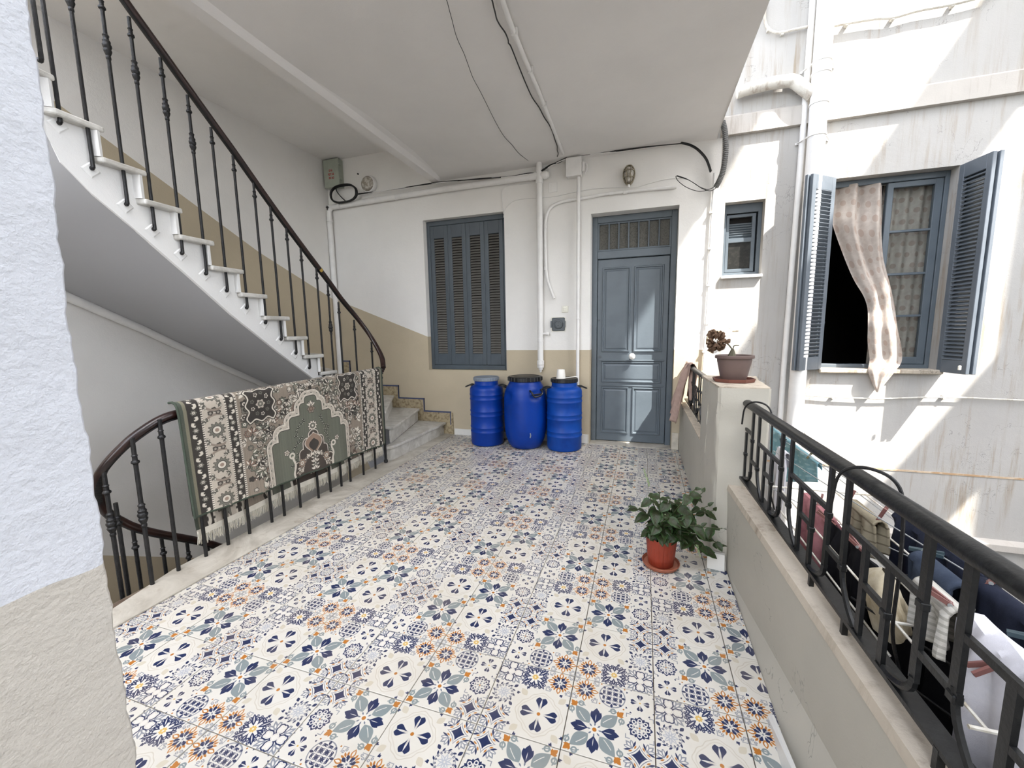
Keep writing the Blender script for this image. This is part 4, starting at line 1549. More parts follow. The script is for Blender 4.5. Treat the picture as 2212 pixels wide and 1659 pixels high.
def draw_rug():
    W, H = 1200, 560          # 2.05 m along the rail, 0.96 m of pile down from the rail top
    C = Canvas(W, H, RT)
    rg = random.Random(5)
    X, Y = np.meshgrid((np.arange(W) + .5) / W * 2.05 - 1.025, (np.arange(H) + .5) / H * 0.96)
    X, Y = X.astype(np.float32), Y.astype(np.float32)      # Y = 0 at the fold below, 0.96 past the rail
    R = Reg(C.a, X, Y, 2.05 / W)
    P = R.paint
    # fine warp streaks
    st = np.random.RandomState(2).rand(W)[None, :].repeat(H, 0)
    C.a *= (0.93 + 0.12 * st)[..., None]

    def win(cx, cy, r):
        k = W / 2.05
        i0, i1 = max(0, int((cx + 1.025 - r) * k)), min(W, int((cx + 1.025 + r) * k) + 2)
        j0, j1 = max(0, int((cy - r) * H / .96)), min(H, int((cy + r) * H / .96) + 2)
        i1, j1 = max(i1, i0 + 1), max(j1, j0 + 1)
        i0, j0 = min(i0, W - 1), min(j0, H - 1)
        return Reg(C.a[j0:j1, i0:i1], X[j0:j1, i0:i1], Y[j0:j1, i0:i1], 2.05 / W)

    def flower(cx, cy, r, c1, c2, n=8, squash=1.0):
        g = win(cx, cy, r * 1.3)
        P = g.paint
        x, y = g.x - cx, (g.y - cy) / squash
        a = np.arctan2(y, x)
        rr = np.hypot(x, y)
        P(rr - r * (0.86 + 0.14 * np.cos(n * a)) - .004, DARK)
        P(rr - r * (0.86 + 0.14 * np.cos(n * a)), c1)
        P(rr - r * 0.55, DARK)
        P(rr - r * 0.48, c2)
        P(rr - r * 0.2, c1)

    def sprig(cx, cy, r, c, ang):
        g = win(cx, cy, r * 1.1)
        P = g.paint
        for k in range(5):
            u, v = rot2(g.x, g.y, ang + (k - 2) * .55, cx, cy)
            P(leaf(u, v, .005, r, r * .19, .9), DARK if k % 2 else c)
            P(leaf(u, v, .012, r * .85, r * .10, .9), c if k % 2 else RW)
    # field of small flowers
    for k in range(560):
        sx, sy = rg.uniform(-.62, .62), rg.uniform(0, .96)
        c = rg.choice([RW, RM, RG, (132, 108, 94), RC, DARK])
        if rg.random() < .45:
            flower(sx, sy, rg.uniform(.016, .036), c, rg.choice([RW, DARK, RT]), rg.choice([5, 6, 8]))
        else:
            sprig(sx, sy, rg.uniform(.035, .07), c, rg.uniform(0, 6.28))
    # stems
    for k in range(16):
        sx, sy, a = rg.uniform(-.6, .6), rg.uniform(0, .9), rg.uniform(0, 6.28)
        x, y = rot2(X, Y, a, sx, sy)
        P(np.maximum(np.abs(y - .02 * np.sin(x * 45)) - .003, np.abs(x) - .08), DARK)
    # corner medallions
    for s in (-1, 1):
        x, y = np.abs(X - s * .47), np.abs(Y - .74)
        d = np.maximum(x - .105 - .012 * np.cos(y * 60), y - .125 - .012 * np.cos(x * 60))
        P(d - .02, DARK)
        P(d - .012, RW)
        P(d, DARK)
        for k in range(9):
            a = k * 0.7
            flower(s * .47 + .07 * math.cos(a), .74 + .085 * math.sin(a), .017, RW if k % 2 else RM, DARK, 5)
        flower(s * .47, .74, .04, RC, RM, 6)
    # stepped prayer arch
    ax = np.abs(X)
    yy = Y
    d = np.full_like(X, 9)
    for (hw, top) in ((.405, .36), (.335, .455), (.225, .555), (.115, .66), (.06, .72)):
        q = np.maximum(ax - hw + .03, yy - top + .03)
        q = np.hypot(np.maximum(ax - hw + .03, 0), np.maximum(yy - top + .03, 0)) - .03 + np.minimum(np.maximum(ax - hw + .03, yy - top + .03), 0)
        d = np.minimum(d, q)
    P(d - .064, DARK)
    P(d - .060, RW)
    P(np.abs(d - .034) - .017 + .012 * (np.sin(X * 95) * np.sin(Y * 95) > .1), RC)
    P(np.abs(d - .034) - .008 + .03 * (np.sin(X * 95) * np.sin(Y * 95) < .45), RM)
    P(d - .008, DARK)
    P(d - .003, RG)
    gcol = (0.92 + .16 * st)
    m = (d < -.004)[..., None]
    C.a[:] = np.where(m, C.a * gcol[..., None], C.a)
    # the vase of flowers in the arch
    for s in (-1, 1):
        for k in range(16):
            sprig(s * (.10 + .012 * (k % 5) + .006 * k), .50 - .028 * k, .030, (62, 72, 62), 1.2 + s * .8 + k)
    q = np.full_like(X, 9)
    for (hw, top) in ((.215, .13), (.15, .235), (.105, .33), (.045, .395)):
        q = np.minimum(q, np.hypot(np.maximum(ax - hw + .04, 0), np.maximum(yy - top + .04, 0)) - .04 + np.minimum(np.maximum(ax - hw + .04, yy - top + .04), 0))
    P(q - .012, DARK)
    P(q - .009, RW)
    P(q, (70, 62, 56))
    t = leaf(*rot2(X, Y, PI / 2, 0, .17), 0, .20, .085, 1.25)
    P(t - .008, RW)
    P(t, (140, 118, 102))
    P(leaf(*rot2(X, Y, PI / 2, 0, .17), .02, .15, .05, 1.2), DARK)
    for s in (-1, 1):
        for k in range(7):
            sprig(s * (.03 + .022 * k), .16 - .018 * k, .05, RW if k % 2 else RT, 1.57 - s * .5 * k)
        x, y = X - s * .215, Y
        P(np.maximum(np.abs(x + .010 * np.sin(y * 40)) - .011, y - .21), RW)
        P(ring(X, Y, s * .232, .215, .022, .008), RW)
        flower(s * .13, .115, .042, (160, 138, 120), RW, 7)
        flower(s * .28, .255, .026, RW, RT, 5)
    for k in range(5):
        sprig(0, .02 + .035 * k, .045, RW if k % 2 == 0 else RM, 1.57)
    flower(0, .44, .048, RW, RM, 10)
    flower(0, .60, .040, RT, (120, 98, 84), 6)
    sprig(0, .63, .05, RW, 1.57)
    # borders left and right
    for s in (-1, 1):
        u = s * X
        P(np.maximum(.635 - u, 0) * 0 + np.where((u > .70), -1, 1), RC)
        for (c0, c1) in ((.668, .73), (.905, .983)):
            P(np.where((u > c0) & (u < c1), -1, 1) * 1.0, DARK)
            for k in range(22):
                cy = .022 + k * .044
                cx = s * (c0 + c1) / 2
                if k % 3 == 2:
                    flower(cx, cy, .021, RM, RW, 6)
                else:
                    g = win(cx, cy, .05)
                    g.paint(leaf(*rot2(g.x, g.y, PI / 2 + (.5 if k % 2 else -.5), cx, cy - .02), 0, .042, .015, 1.0), RW)
                    g.paint(np.hypot(g.x - cx, g.y - cy) - .006, DARK)
            for cc in (c0 - .006, c1 + .006):
                P(np.where(np.abs(u - cc) < .007, -1, 1) * 1.0, RW)
                P(np.where((np.abs(u - cc) < .006) & (np.mod(Y, .017) < .006), -1, 1) * 1.0, DARK)
        for k in range(4):
            cy = .06 + k * .275
            cx = s * .815
            flower(cx, cy, .058, RM, RW, 12, 1.0)
            for (ox, oy) in ((-.055, .07), (.055, .07), (-.05, .20), (.055, .2)):
                sprig(cx + ox, cy + oy, .038, RM, 1.57 + oy * 9)
            P(np.hypot(X - cx, Y - cy) - .014, (150, 130, 116))
            for q_ in (-1, 1):
                x, y = rot2(X, Y, q_ * .12, cx, cy + q_ * .095)
                P(np.abs(y - q_ * .025 + x * x * 6 * q_) - .009 + 9 * (np.abs(x) > .05), (140, 128, 116))
                for (ox, oy) in ((-.028, .137), (.024, .137), (0, .160)):
                    flower(cx + ox, cy + q_ * oy * .98 if q_ > 0 else cy + oy, .015, (96, 90, 84), RC, 5)
        P(np.where(u > .983, -1, 1) * 1.0, (122, 118, 100))
        P(np.where(u > 1.002, -1, 1) * 1.0, (74, 80, 70))
    C.a *= (0.97 + 0.06 * np.random.RandomState(4).rand(H, W))[..., None]
    return C.image('rug_pile')


M['rug'] = printed('carpet_pile', draw_rug(), 0.95, 0.05, 0.6)
M['rug_edge'] = cloth('rug_edge', S((72, 80, 70)))
M['rug_back'] = cloth('rug_underside', S((70, 66, 60)))
M['fringe'] = cloth('fringe', S((226, 220, 206)))
rug = thing('rug', 'green and cream floral rug folded over the gallery railing with white fringe', 'rug', (-2.35, 1.5, 0.9))
RY0, RY1 = 0.42, 2.345


def rug_top(y):
    return 0.958 + (y - 0.42) * 0.018


def rug_front(u, v):
    """u along the rail, v from the bottom fold up over the rail"""
    y = RY0 + (RY1 - RY0) * u
    zt = rug_top(y) + .004
    drop = 0.662 + 0.08 * u
    L = v * (drop + .12)
    yb = y + (0.02 - 0.06 * u) * (1 - v)
    wv = .010 * math.sin(9 * y + 2 * v) * (1 - v) + .008 * math.sin(23 * y) * (1 - v) ** 2
    if L < drop:
        z = zt - drop + L
        x = -2.306 + wv + .015 * (1 - v)
        return (x, yb, z)
    a = min((L - drop) / .12, 1.0) * 2.1
    return (-2.348 + .042 * math.cos(a), y, zt + .012 + .03 * math.sin(a))


b = MB()
b.grid(rug_front, 80, 34)
front = b.build('front_fold', M['rug'], rug, smooth=True)
b = MB()
b.grid(lambda u, v: Vector(rug_front(u, v * .86)) + Vector((-.016 - .01 * (1 - v), 0, .004)), 40, 16)
b.build('inner_fold', M['rug_back'], rug, smooth=True)
for (u, name) in ((0.0, 'bound_edge'), (1.0, 'bound_edge')):
    b = MB()
    b.tube([Vector(rug_front(u, v / 20)) + Vector((-.006, 0, 0)) for v in range(21)], .0075, 8)
    b.build(name, M['rug_edge'], rug, smooth=True)
b = MB()
b.tube([Vector(rug_front(u / 40, 0)) + Vector((-.008, 0, .001)) for u in range(41)], .0095, 8)
b.build('bottom_fold', M['rug_edge'], rug, smooth=True)


def rug_rear(u, v):
    y = RY0 + .05 + (RY1 - RY0 - .04) * u
    zt = rug_top(y)
    zb = 0.165 + .01 * u
    x = -2.388 - .014 * math.sin(PI * v) - .012 * math.sin(7 * y) * (1 - v)
    return (x, y + .02 * (1 - v), zb + (zt - zb) * v)


b = MB()
b.grid(rug_rear, 60, 20)
for q in list(b.uv):
    b.uv[q] = [(a, 0.30 * c + .0) for a, c in b.uv[q]]
b.build('rear_drop', M['rug'], rug, smooth=True)
b = MB()
b.grid(lambda u, v: Vector(rug_rear(u, v * .05)) + Vector((.004, 0, -.022)), 60, 1)
b.build('fringe_band', M['fringe'], rug)
b = MB()
rf = random.Random(9)
for k in range(520):
    u = (k + .5) / 520
    p = Vector(rug_rear(u, 0)) + Vector((.004 + rf.uniform(-.003, .003), rf.uniform(-.002, .002), -.02))
    q = p + Vector((rf.uniform(-.006, .006), rf.uniform(-.012, .012), -rf.uniform(.045, .07)))
    b.tube([p, p.lerp(q, .5) + Vector((rf.uniform(-.003, .003), rf.uniform(-.006, .006), 0)), q], [.0022, .002, .0012], 4, cap=False)
b.build('fringe', M['fringe'], rug, kind='stuff')
# short fringe at the other end of the rug, hanging in the well
b = MB()
for k in range(40):
    p = Vector((-2.40 + rf.uniform(-.004, .004), 0.50 + k * .002, .44))
    b.tube([p, p + Vector((rf.uniform(-.008, .008), rf.uniform(-.02, 0), -rf.uniform(.05, .09)))], .002, 4, cap=False)
b.build('corner_fringe', cloth('brown_fringe', S((140, 118, 90))), rug, kind='stuff')
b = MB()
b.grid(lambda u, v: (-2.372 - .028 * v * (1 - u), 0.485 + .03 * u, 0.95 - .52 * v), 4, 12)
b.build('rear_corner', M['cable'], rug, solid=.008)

# ---------------------------------------------------------------- blue barrels
def body_prof(r, h, neck, ribs, belly=0.0):
    p = [(0.0, 0.001), (r - .03, .001), (r - .012, .008), (r - .002, .03)]
    if belly:
        p = [(0.0, .001), (r - .10, .001), (r - .075, .012), (r - .045, .06), (r - .02, .13), (r - .006, .22)]
        p += [(r, .34), (r, .46), (r - .002, .56)] 
        p += [(r - .001, .595), (r - .010, .66), (r - .03, .72), (r - .055, .765), (r - .07, .79), (neck, .80), (neck, .815)]
        return p
    z = .03
    for zr in ribs:
        for q in (-.028, 0.028):
            p += [(r - .002, zr + q - .012), (r + .002, zr + q - .006), (r + .0035, zr + q), (r + .002, zr + q + .006), (r - .002, zr + q + .012)]
    p += [(r - .001, h - .16), (r - .004, h - .135), (r - .014, h - .115), (r - .045, h - .098), (neck + .002, h - .092), (neck, h - .085), (neck, h - .03)]
    return p


def slim_barrel(name, c, lidmat, label, hrot, mat):
    t = thing(name, label, 'barrel', (c[0], c[1], 0), 'blue barrels beside the door')
    b = MB()
    b.lathe(body_prof(.205, .835, .145, (.20, .40, .60)), (c[0], c[1], 0), 48)
    b.build('body', mat, t, smooth=True)
    b = MB()
    z = .835
    b.lathe([(.0, z - .045), (.150, z - .045), (.156, z - .040), (.156, z - .004), (.150, z + .002), (.135, z + .002), (.128, z - .003), (.0, z - .003)], (c[0], c[1], 0), 48)
    for k in range(28):
        a = 2 * PI * k / 28
        b.bar((c[0] + .157 * math.cos(a), c[1] + .157 * math.sin(a), z - .038), (c[0] + .157 * math.cos(a), c[1] + .157 * math.sin(a), z - .006), .004, .004)
    b.build('lid', lidmat, t, smooth=True)
    for s in (-1, 1):
        a = hrot + (0 if s > 0 else PI)
        d = Vector((math.cos(a), math.sin(a), 0))
        n = Vector((-d.y, d.x, 0))
        b = MB()
        o_ = Vector((c[0], c[1], z - .105))
        b.tube(smooth_path([o_ + d * .16 + n * .035, o_ + d * .20 + n * .045 + Vector((0, 0, .006)), o_ + d * .245 + n * .04 - Vector((0, 0, .012)), o_ + d * .265 - Vector((0, 0, .02)), o_ + d * .245 - n * .04 - Vector((0, 0, .012)), o_ + d * .20 - n * .045 + Vector((0, 0, .006)), o_ + d * .16 - n * .035], 4), .0095, 8)
        b.build('handle', M['lid'], t, smooth=True)
    return t


slim_barrel('barrel', (-1.60, 3.44), M['greylid'], 'slim blue barrel with a grey lid, farthest from the door', 0.1, M['blue'])
slim_barrel('barrel', (-0.635, 3.462), M['lid'], 'slim scuffed blue barrel with black lid and scoop on top', 0.4, M['blue2'])
t = thing('barrel', 'wide blue barrel with ribbed black lid between the two slim barrels', 'barrel', (-1.10, 3.43, 0), 'blue barrels beside the door')
cx, cy = -1.10, 3.43
b = MB()


def grip(a, h):
    # moulded hand hold facing the viewer's left
    da = (a - math.radians(228) + PI) % (2 * PI) - PI
    s = math.exp(-(da / .28) ** 4) * math.exp(-((h - .63) / .052) ** 4)
    da2 = (a - math.radians(318) + PI) % (2 * PI) - PI
    s2 = math.exp(-(da2 / .26) ** 4) * math.exp(-((h - .655) / .05) ** 4)
    return 1 - .13 * s - .09 * s2


pr_ = body_prof(.255, .85, .185, (), belly=1)
fine = []
for (p, q) in zip(pr_, pr_[1:]):
    n_ = max(1, int(abs(q[1] - p[1]) / .018))
    fine += [(p[0] + (q[0] - p[0]) * i / n_, p[1] + (q[1] - p[1]) * i / n_) for i in range(n_)]
fine.append(pr_[-1])
b.lathe(fine, (cx, cy, 0), 96, wob=grip)
b.build('body', M['blue'], t, smooth=True)
b = MB()
b.lathe([(.0, .80), (.195, .80), (.200, .806), (.200, .848), (.194, .855), (.172, .857), (.165, .851), (.14, .850), (.13, .856), (.06, .857), (.0, .857)], (cx, cy, 0), 56)
for k in range(26):
    a = 2 * PI * k / 26
    b.bar((cx + .201 * math.cos(a), cy + .201 * math.sin(a), .805), (cx + .201 * math.cos(a), cy + .201 * math.sin(a), .848), .014, .006)
b.build('lid', M['lid'], t, smooth=True)
b = MB()
a = math.radians(318)
d = Vector((math.cos(a), math.sin(a), 0))
n = Vector((-d.y, d.x, 0))
o_ = Vector((cx, cy, .665))
b.tube(smooth_path([o_ + d * .22 - n * .075 + Vector((0, 0, .045)), o_ + d * .262 - n * .07 + Vector((0, 0, .02)), o_ + d * .275 - n * .05 - Vector((0, 0, .02)), o_ + d * .285 - Vector((0, 0, .02)), o_ + d * .275 + n * .05 - Vector((0, 0, .005)), o_ + d * .262 + n * .07 + Vector((0, 0, .02)), o_ + d * .22 + n * .075 + Vector((0, 0, .045))], 5), .0105, 8)
b.tube([o_ + d * .262 - n * .075, o_ + d * .262 + n * .075], .009, 8)
b.build('handle', M['lid'], t, smooth=True)
b = MB()
a = math.radians(299)
for k in range(5):
    aa = a + .012 * (k - 2) * (1 if k < 3 else -.6)
    b.box(cx + .2575 * math.cos(aa) - .006, cx + .2575 * math.cos(aa) + .006, cy + .2575 * math.sin(aa) - .002, cy + .2575 * math.sin(aa) + .002, .165 + k * .011, .177 + k * .011)
b.build('paint_scrape', M['greylid'], t)
sc_ = thing('scoop', 'white plastic measuring scoop lying upside down on the black barrel lid', 'scoop', (-0.66, 3.40, 0.84))
b = MB()
b.lathe([(.052, .0), (.056, .0), (.0555, .006), (.053, .008), (.044, .098), (.040, .103), (.0, .104)], (-0.662, 3.40, .839), 28)
b.build('cup', M['cup'], sc_, smooth=True)
b = MB()
b.hexa([(-0.615, 3.375, .842), (-0.615, 3.40, .842), (-0.47, 3.425, .862), (-0.47, 3.40, .862), (-0.615, 3.375, .849), (-0.615, 3.40, .849), (-0.47, 3.425, .869), (-0.47, 3.40, .869)])
b.build('handle', M['cup'], sc_)

# ---------------------------------------------------------------- pipes, boxes and lamps on the back wall
def pipe(name, pts, r, label, cat='pipe', mat=None, clips=(), clipaxis='z', n=12, k=6, group=None, sock=()):
    t = thing(name, label, cat, tuple(pts[0]), group)
    b = MB()
    b.tube(smooth_path(pts, k) if k > 1 else pts, r, n)
    b.build('tube', mat or M['white'], t, smooth=True)
    for c in clips:
        b = MB()
        b.lathe([(r, -.009), (r + .005, -.007), (r + .005, .007), (r, .009)], c, n, axis=clipaxis, cap=False)
        b.box(c[0] - .006, c[0] + .006, c[1], YW - .0005, c[2] - .006, c[2] + .006)
        b.build('clip', mat or M['white'], t)
    return t


yp = YW - .045
p = pipe('drain_pipe', [(-3.985, yp, -0.3), (-3.985, yp, 1.5), (-3.985, yp, 3.02), (-3.98, yp, 3.09), (-3.95, yp, 3.125), (-3.88, yp, 3.135), (-2.4, yp, 3.165), (-0.985, yp, 3.172)], .036, 'white drain pipe running under the ceiling and down the stair corner', k=8, clips=[(-2.9, yp, 3.152)], clipaxis='x')
for c, ax in (((-3.985, yp, 2.96), 'z'), ((-3.80, yp, 3.139), 'x')):
    b = MB()
    b.lathe([(.036, -.02), (.043, -.018), (.043, .018), (.036, .02)], c, 16, axis=ax, cap=False)
    b.build('socket_ring', M['white'], p, smooth=True)
xv = -0.968
yp = YW - .048
p = pipe('waste_pipe', [(xv, yp, 0.965), (xv, yp, 2.0), (xv, yp, 3.325)], .036, 'white vertical pipe with a capped end beside the shuttered window', k=2)
b = MB()
b.lathe([(.036, 0), (.044, .003), (.044, .05), (.036, .054)], (xv, yp, .97), 16, cap=False)
b.lathe([(.004, -.09), (.012, -.085), (.014, -.06), (.026, -.055), (.026, -.035), (.040, -.03), (.042, .0), (.036, .004)], (xv, yp, .965), 16)
b.build('end_cap', M['white'], p, smooth=True)
b = MB()
b.lathe([(.036, -.02), (.039, -.018), (.039, .018), (.036, .02)], (xv, yp, 1.27), 16, cap=False)
b.build('pipe_collar', M['white'], p, smooth=True)
b = MB()
b.lathe([(.036, -.085), (.042, -.082), (.042, .082), (.036, .085)], (xv, yp, 3.17), 16, cap=False)
b.lathe([(.036, -.12), (.042, -.118), (.042, -.06), (.038, .03), (.044, .05), (.046, .062), (.044, .07), (.044, .09), (.034, .10), (.03, .115), (.0, .116)], (xv, yp, 3.172), 16, axis='x')
b.build('tee_fitting', M['white'], p, smooth=True)
b = MB()
b.tube([(xv, yp, 1.345), (xv + .085, yp, 1.348)], .014, 10)
b.lathe([(.014, .07), (.022, .072), (.023, .095), (.018, .105), (.0, .107)], (xv, yp, 1.347), 12, axis='x')
b.build('side_stub', M['white'], p, smooth=True)
# arched conduit and its straight run over the door
yp = YW - .026
arc_ = [(-0.801,3.694,1.765),(-0.840,3.694,1.865),(-0.885,3.694,2.013),(-0.901,3.694,2.229),(-0.905,3.694,2.548),(-0.898,3.694,2.679),(-0.859,3.694,2.789),(-0.782,3.694,2.843),(-0.646,3.694,2.869),(-0.461,3.694,2.874),(-0.203,3.694,2.890),(0.143,3.694,2.888),(0.524,3.694,2.877)]
p = pipe('conduit_pipe', arc_, .0165, 'white pipe arching beside the waste pipe and running over the door', k=6)
for q in [(-0.619,3.694,2.871),(-0.153,3.694,2.889),(0.001,3.694,2.886),(-0.904,3.694,2.601),(-0.902,3.694,2.122)]:
    b = MB()
    b.lathe([(.0165, -.022), (.0195, -.02), (.0195, .02), (.0165, .022)], q, 12, axis='x' if q[2] > 2.6 and q[0] > -.9 else 'z', cap=False)
    b.build('socket_ring', M['white'], p, smooth=True)
xs_ = -0.512
p = pipe('riser_pipe', [(xs_, YW - .05, 0.006), (xs_, YW - .05, 1.6), (xs_, YW - .05, 3.10)], .020, 'straight white pipe from the junction box down behind the scuffed barrel', k=2, clips=[(xs_, YW - .05, 1.52)], clipaxis='z')
# junction box
jb = thing('junction_box', 'square cream junction box at the top of the straight pipe', 'junction box', (-0.55, YW - .06, 3.2))
x0, x1 = -0.645, -0.475
MB().cbox(x0, x1, YW - .095, YW - .001, 3.105, 3.295, .006).build('box', M['white'], jb)
MB().cbox(x0 - .003, x1 + .003, YW - .108, YW - .094, 3.10, 3.30, .006).build('cover', M['white'], jb)
b = MB()
b.cbox(x1 + .004, x1 + .03, YW - .07, YW - .02, 3.15, 3.25, .004)
b.tube(smooth_path([(x1 + .02, YW - .06, 3.235), (x1 + .055, YW - .06, 3.225), (x1 + .06, YW - .06, 3.17), (x1 + .035, YW - .06, 3.12)], 4), .008, 8)
b.build('side_latch', M['white'], jb)
# blank plate, switch, socket
pl = tag(MB().cbox(-0.868, -0.765, YW - .007, YW - .0005, 2.985, 3.095, .002).build('cover_plate', M['white']), 'flat white cover plate painted over beside the waste pipe', 'plate')
sw = thing('light_switch', 'small cream light switch above the dark socket', 'switch', (-0.672, YW, 1.64))
MB().cbox(-0.71, -0.634, YW - .011, YW - .0005, 1.597, 1.675, .004).build('plate', M['cream'], sw)
MB().cbox(-0.69, -0.654, YW - .017, YW - .011, 1.614, 1.658, .003).build('rocker', M['cream'], sw)
so_ = thing('wall_socket', 'dark grey painted round socket below the light switch', 'socket', (-0.745, YW, 1.46))
MB().cbox(-0.842, -0.667, YW - .004, YW - .0003, 1.372, 1.545, .002).build('bare_patch', M['cream'], so_)
MB().cbox(-0.832, -0.674, YW - .022, YW - .004, 1.380, 1.538, .008).build('plate', M['socket'], so_)
b = MB()
b.lathe([(.058, 0), (.056, -.012), (.048, -.016), (.04, -.016), (.037, -.008), (.0, -.008)], (-0.752, YW - .022, 1.46), 24, axis='y', cap=False)
b.box(-0.845, -0.825, YW - .034, YW - .02, 1.42, 1.50)
b.box(-0.682, -0.665, YW - .034, YW - .02, 1.42, 1.50)
b.build('outlet', M['socket'], so_, smooth=True)
for dz in (-.017, .017):
    MB().lathe([(.006, 0), (.006, -.002), (.0, -.002)], (-0.752, YW - .030, 1.46 + dz), 10, axis='y').build('pin_hole', M['cable'], so_)
# caged bulkhead lamp above the door
lm = thing('cage_lamp', 'oval caged lamp with worn cream guard above the door', 'lamp', (0.035, YW, 3.05))
c = Vector((0.036, YW - .02, 3.055))
b = MB()
pts = []
b.grid(lambda u, v: (c.x + .062 * math.cos(2 * PI * u) * min(1, .95), YW - .001 - .045 * v, c.z + .10 * math.sin(2 * PI * u)), 28, 1, uvs=False)
b.build('base', M['cage'], lm, smooth=True)
b = MB()
b.grid(lambda u, v: (c.x + .052 * math.cos(2 * PI * u) * math.cos(v * PI / 2), YW - .046 - .055 * math.sin(v * PI / 2), c.z + .088 * math.sin(2 * PI * u) * math.cos(v * PI / 2)), 28, 8, uvs=False)
b.build('glass', M['lamp_glass'], lm, smooth=True)
b = MB()
b.tube([(c.x + .060 * math.cos(a), YW - .05, c.z + .098 * math.sin(a)) for a in [2 * PI * k / 28 for k in range(28)]], .007, 6, closed=True)
for xx in (-.022, .022):
    b.tube([(c.x + xx, YW - .05 - .062 * math.sin(PI * k / 10), c.z + .095 * -math.cos(PI * k / 10)) for k in range(11)], .0045, 6)
for zz in (-.035, .035):
    b.tube([(c.x - .058 * math.cos(PI * k / 10), YW - .05 - .062 * math.sin(PI * k / 10), c.z + zz) for k in range(11)], .0045, 6)
b.build('guard', M['cage'], lm, smooth=True)
MB().lathe([(.008, -.03), (.012, -.02), (.012, -.004), (.0, .0)], (c.x, YW - .05, c.z - .10), 10).build('screw', M['white'], lm)
# round lamp in the stair corner
rl = thing('round_lamp', 'round glass bulkhead lamp on the stair wall beside the electrical box', 'lamp', (-3.33, YW, 3.37))
b = MB()
b.lathe([(.115, 0), (.115, -.03), (.105, -.045), (.092, -.048)], (-3.325, YW - .001, 3.368), 32, axis='y', cap=False)
b.build('rim', M['white'], rl, smooth=True)
b = MB()
b.lathe([(.098, -.02), (.095, -.05), (.075, -.075), (.04, -.09), (.0, -.094)], (-3.33, YW - .001, 3.372), 32, axis='y', cap=False)
b.build('glass', M['lamp_glass'], rl, smooth=True)
# electrical box with red stencil
eb = thing('electrical_box', 'grey green steel box with red stencilled letters high in the stair corner', 'box', (-3.84, YW, 3.55))
ex0, ex1, ez0, ez1 = -3.985, -3.735, 3.37, 3.735
MB().cbox(ex0 + .004, ex1 - .004, YW - .085, YW - .001, ez0 + .004, ez1 - .004, .004).build('case', M['boxgreen'], eb)
MB().cbox(ex0, ex1, YW - .10, YW - .087, ez0, ez1, .005).build('cover', M['boxgreen'], eb)
b = MB()
for z in (ez0 + .09, ez0 + .28):
    b.cbox(ex1 - .006, ex1 + .012, YW - .097, YW - .04, z, z + .02, .003)
b.build('hinge', M['boxgreen'], eb)
for k, txt in enumerate(('E 66', 'FDT 66', 'PH I63')):
    cu = bpy.data.curves.new('stencil', 'FONT')
    cu.body = txt
    cu.size = .034
    cu.extrude = .0006
    cu.space_character = 1.1
    cu.offset = .0008
    cu.align_x = 'CENTER'
    cu.resolution_u = 2
    cu.materials.append(M['red'])
    tmp_o = bpy.data.objects.new('stencil_curve', cu)
    COL.objects.link(tmp_o)
    me_ = bpy.data.meshes.new_from_object(tmp_o.evaluated_get(bpy.context.evaluated_depsgraph_get()))
    bpy.data.objects.remove(tmp_o)
    o = bpy.data.objects.new('stencil', me_)
    link(o, eb)
    o.location = Vector((-3.865 + .004 * k, YW - .1012, 3.575 - .048 * k)) - eb.location
    o.rotation_euler = (PI / 2, 0, 0)
    o.scale = (0.85, 1.15, 1)
# coil of cable under the box and cables to the right
def oval(cx, cz, a, h, y, n=28, ph=0):
    pts = []
    for k in range(n):
        t_ = 2 * PI * k / n + ph
        pts.append((cx + a * math.copysign(abs(math.cos(t_)) ** .75, math.cos(t_)), y, cz + h * math.copysign(abs(math.sin(t_)) ** .85, math.sin(t_))))
    return pts


co = thing('cable_coil', 'black cable wound in an oval coil below the electrical box', 'cable', (-3.68, YW - .06, 3.27))
for k in range(4):
    b = MB()
    b.tube(oval(-3.69 + .006 * k, 3.272 - .003 * k, .205 + .008 * (k % 2), .105 + .006 * (k % 3), YW - .095 - .009 * (k % 3), ph=.2 * k), .0085, 6, closed=True)
    b.build('loop', M['cable'], co, smooth=True)
b = MB()
b.tube(smooth_path([(-3.80, YW - .10, 3.36), (-3.78, YW - .10, 3.30), (-3.72, YW - .10, 3.23), (-3.66, YW - .10, 3.175)], 4), .007, 6)
b.build('loose_end', M['cable'], co, smooth=True)
run1 = [(-3.494,3.648,3.240),(-2.914,3.648,3.249),(-2.571,3.648,3.247),(-2.242,3.648,3.246),(-1.681,3.648,3.220),(-1.328,3.648,3.202),(-1.100,3.648,3.199),(-0.961,3.648,3.201),(-0.825,3.648,3.254),(-0.728,3.648,3.285),(-0.639,3.648,3.308)]
run2 = [(-0.642,3.665,3.319),(-0.537,3.665,3.324),(-0.449,3.665,3.322),(-0.307,3.665,3.321),(-0.108,3.665,3.312),(0.228,3.665,3.305),(0.548,3.665,3.299),(0.584,3.665,3.289)]
t = thing('cable_bundle', 'bundle of black cables along the ceiling line above the drain pipe', 'cable', run1[0])
for k in range(3):
    b = MB()
    rc = random.Random(k)
    b.tube(smooth_path([Vector(q) + Vector((0, rc.uniform(-.012, .012), rc.uniform(-.008, .012))) for q in run1], 5), .0055, 6)
    b.tube(smooth_path([Vector(q) + Vector((0, rc.uniform(-.01, .01), rc.uniform(-.006, .008))) for q in run2], 5), .005, 6)
    b.build('cable', M['cable'] if k < 2 else M['white'], t, smooth=True)
hook_ = [(0.547,3.660,3.297),(0.637,3.660,3.261),(0.719,3.660,3.200),(0.797,3.660,3.100),(0.845,3.660,2.972)]
t = thing('cable_drop', 'thick black cable curving from the ceiling corner down to the white conduit', 'cable', hook_[0])
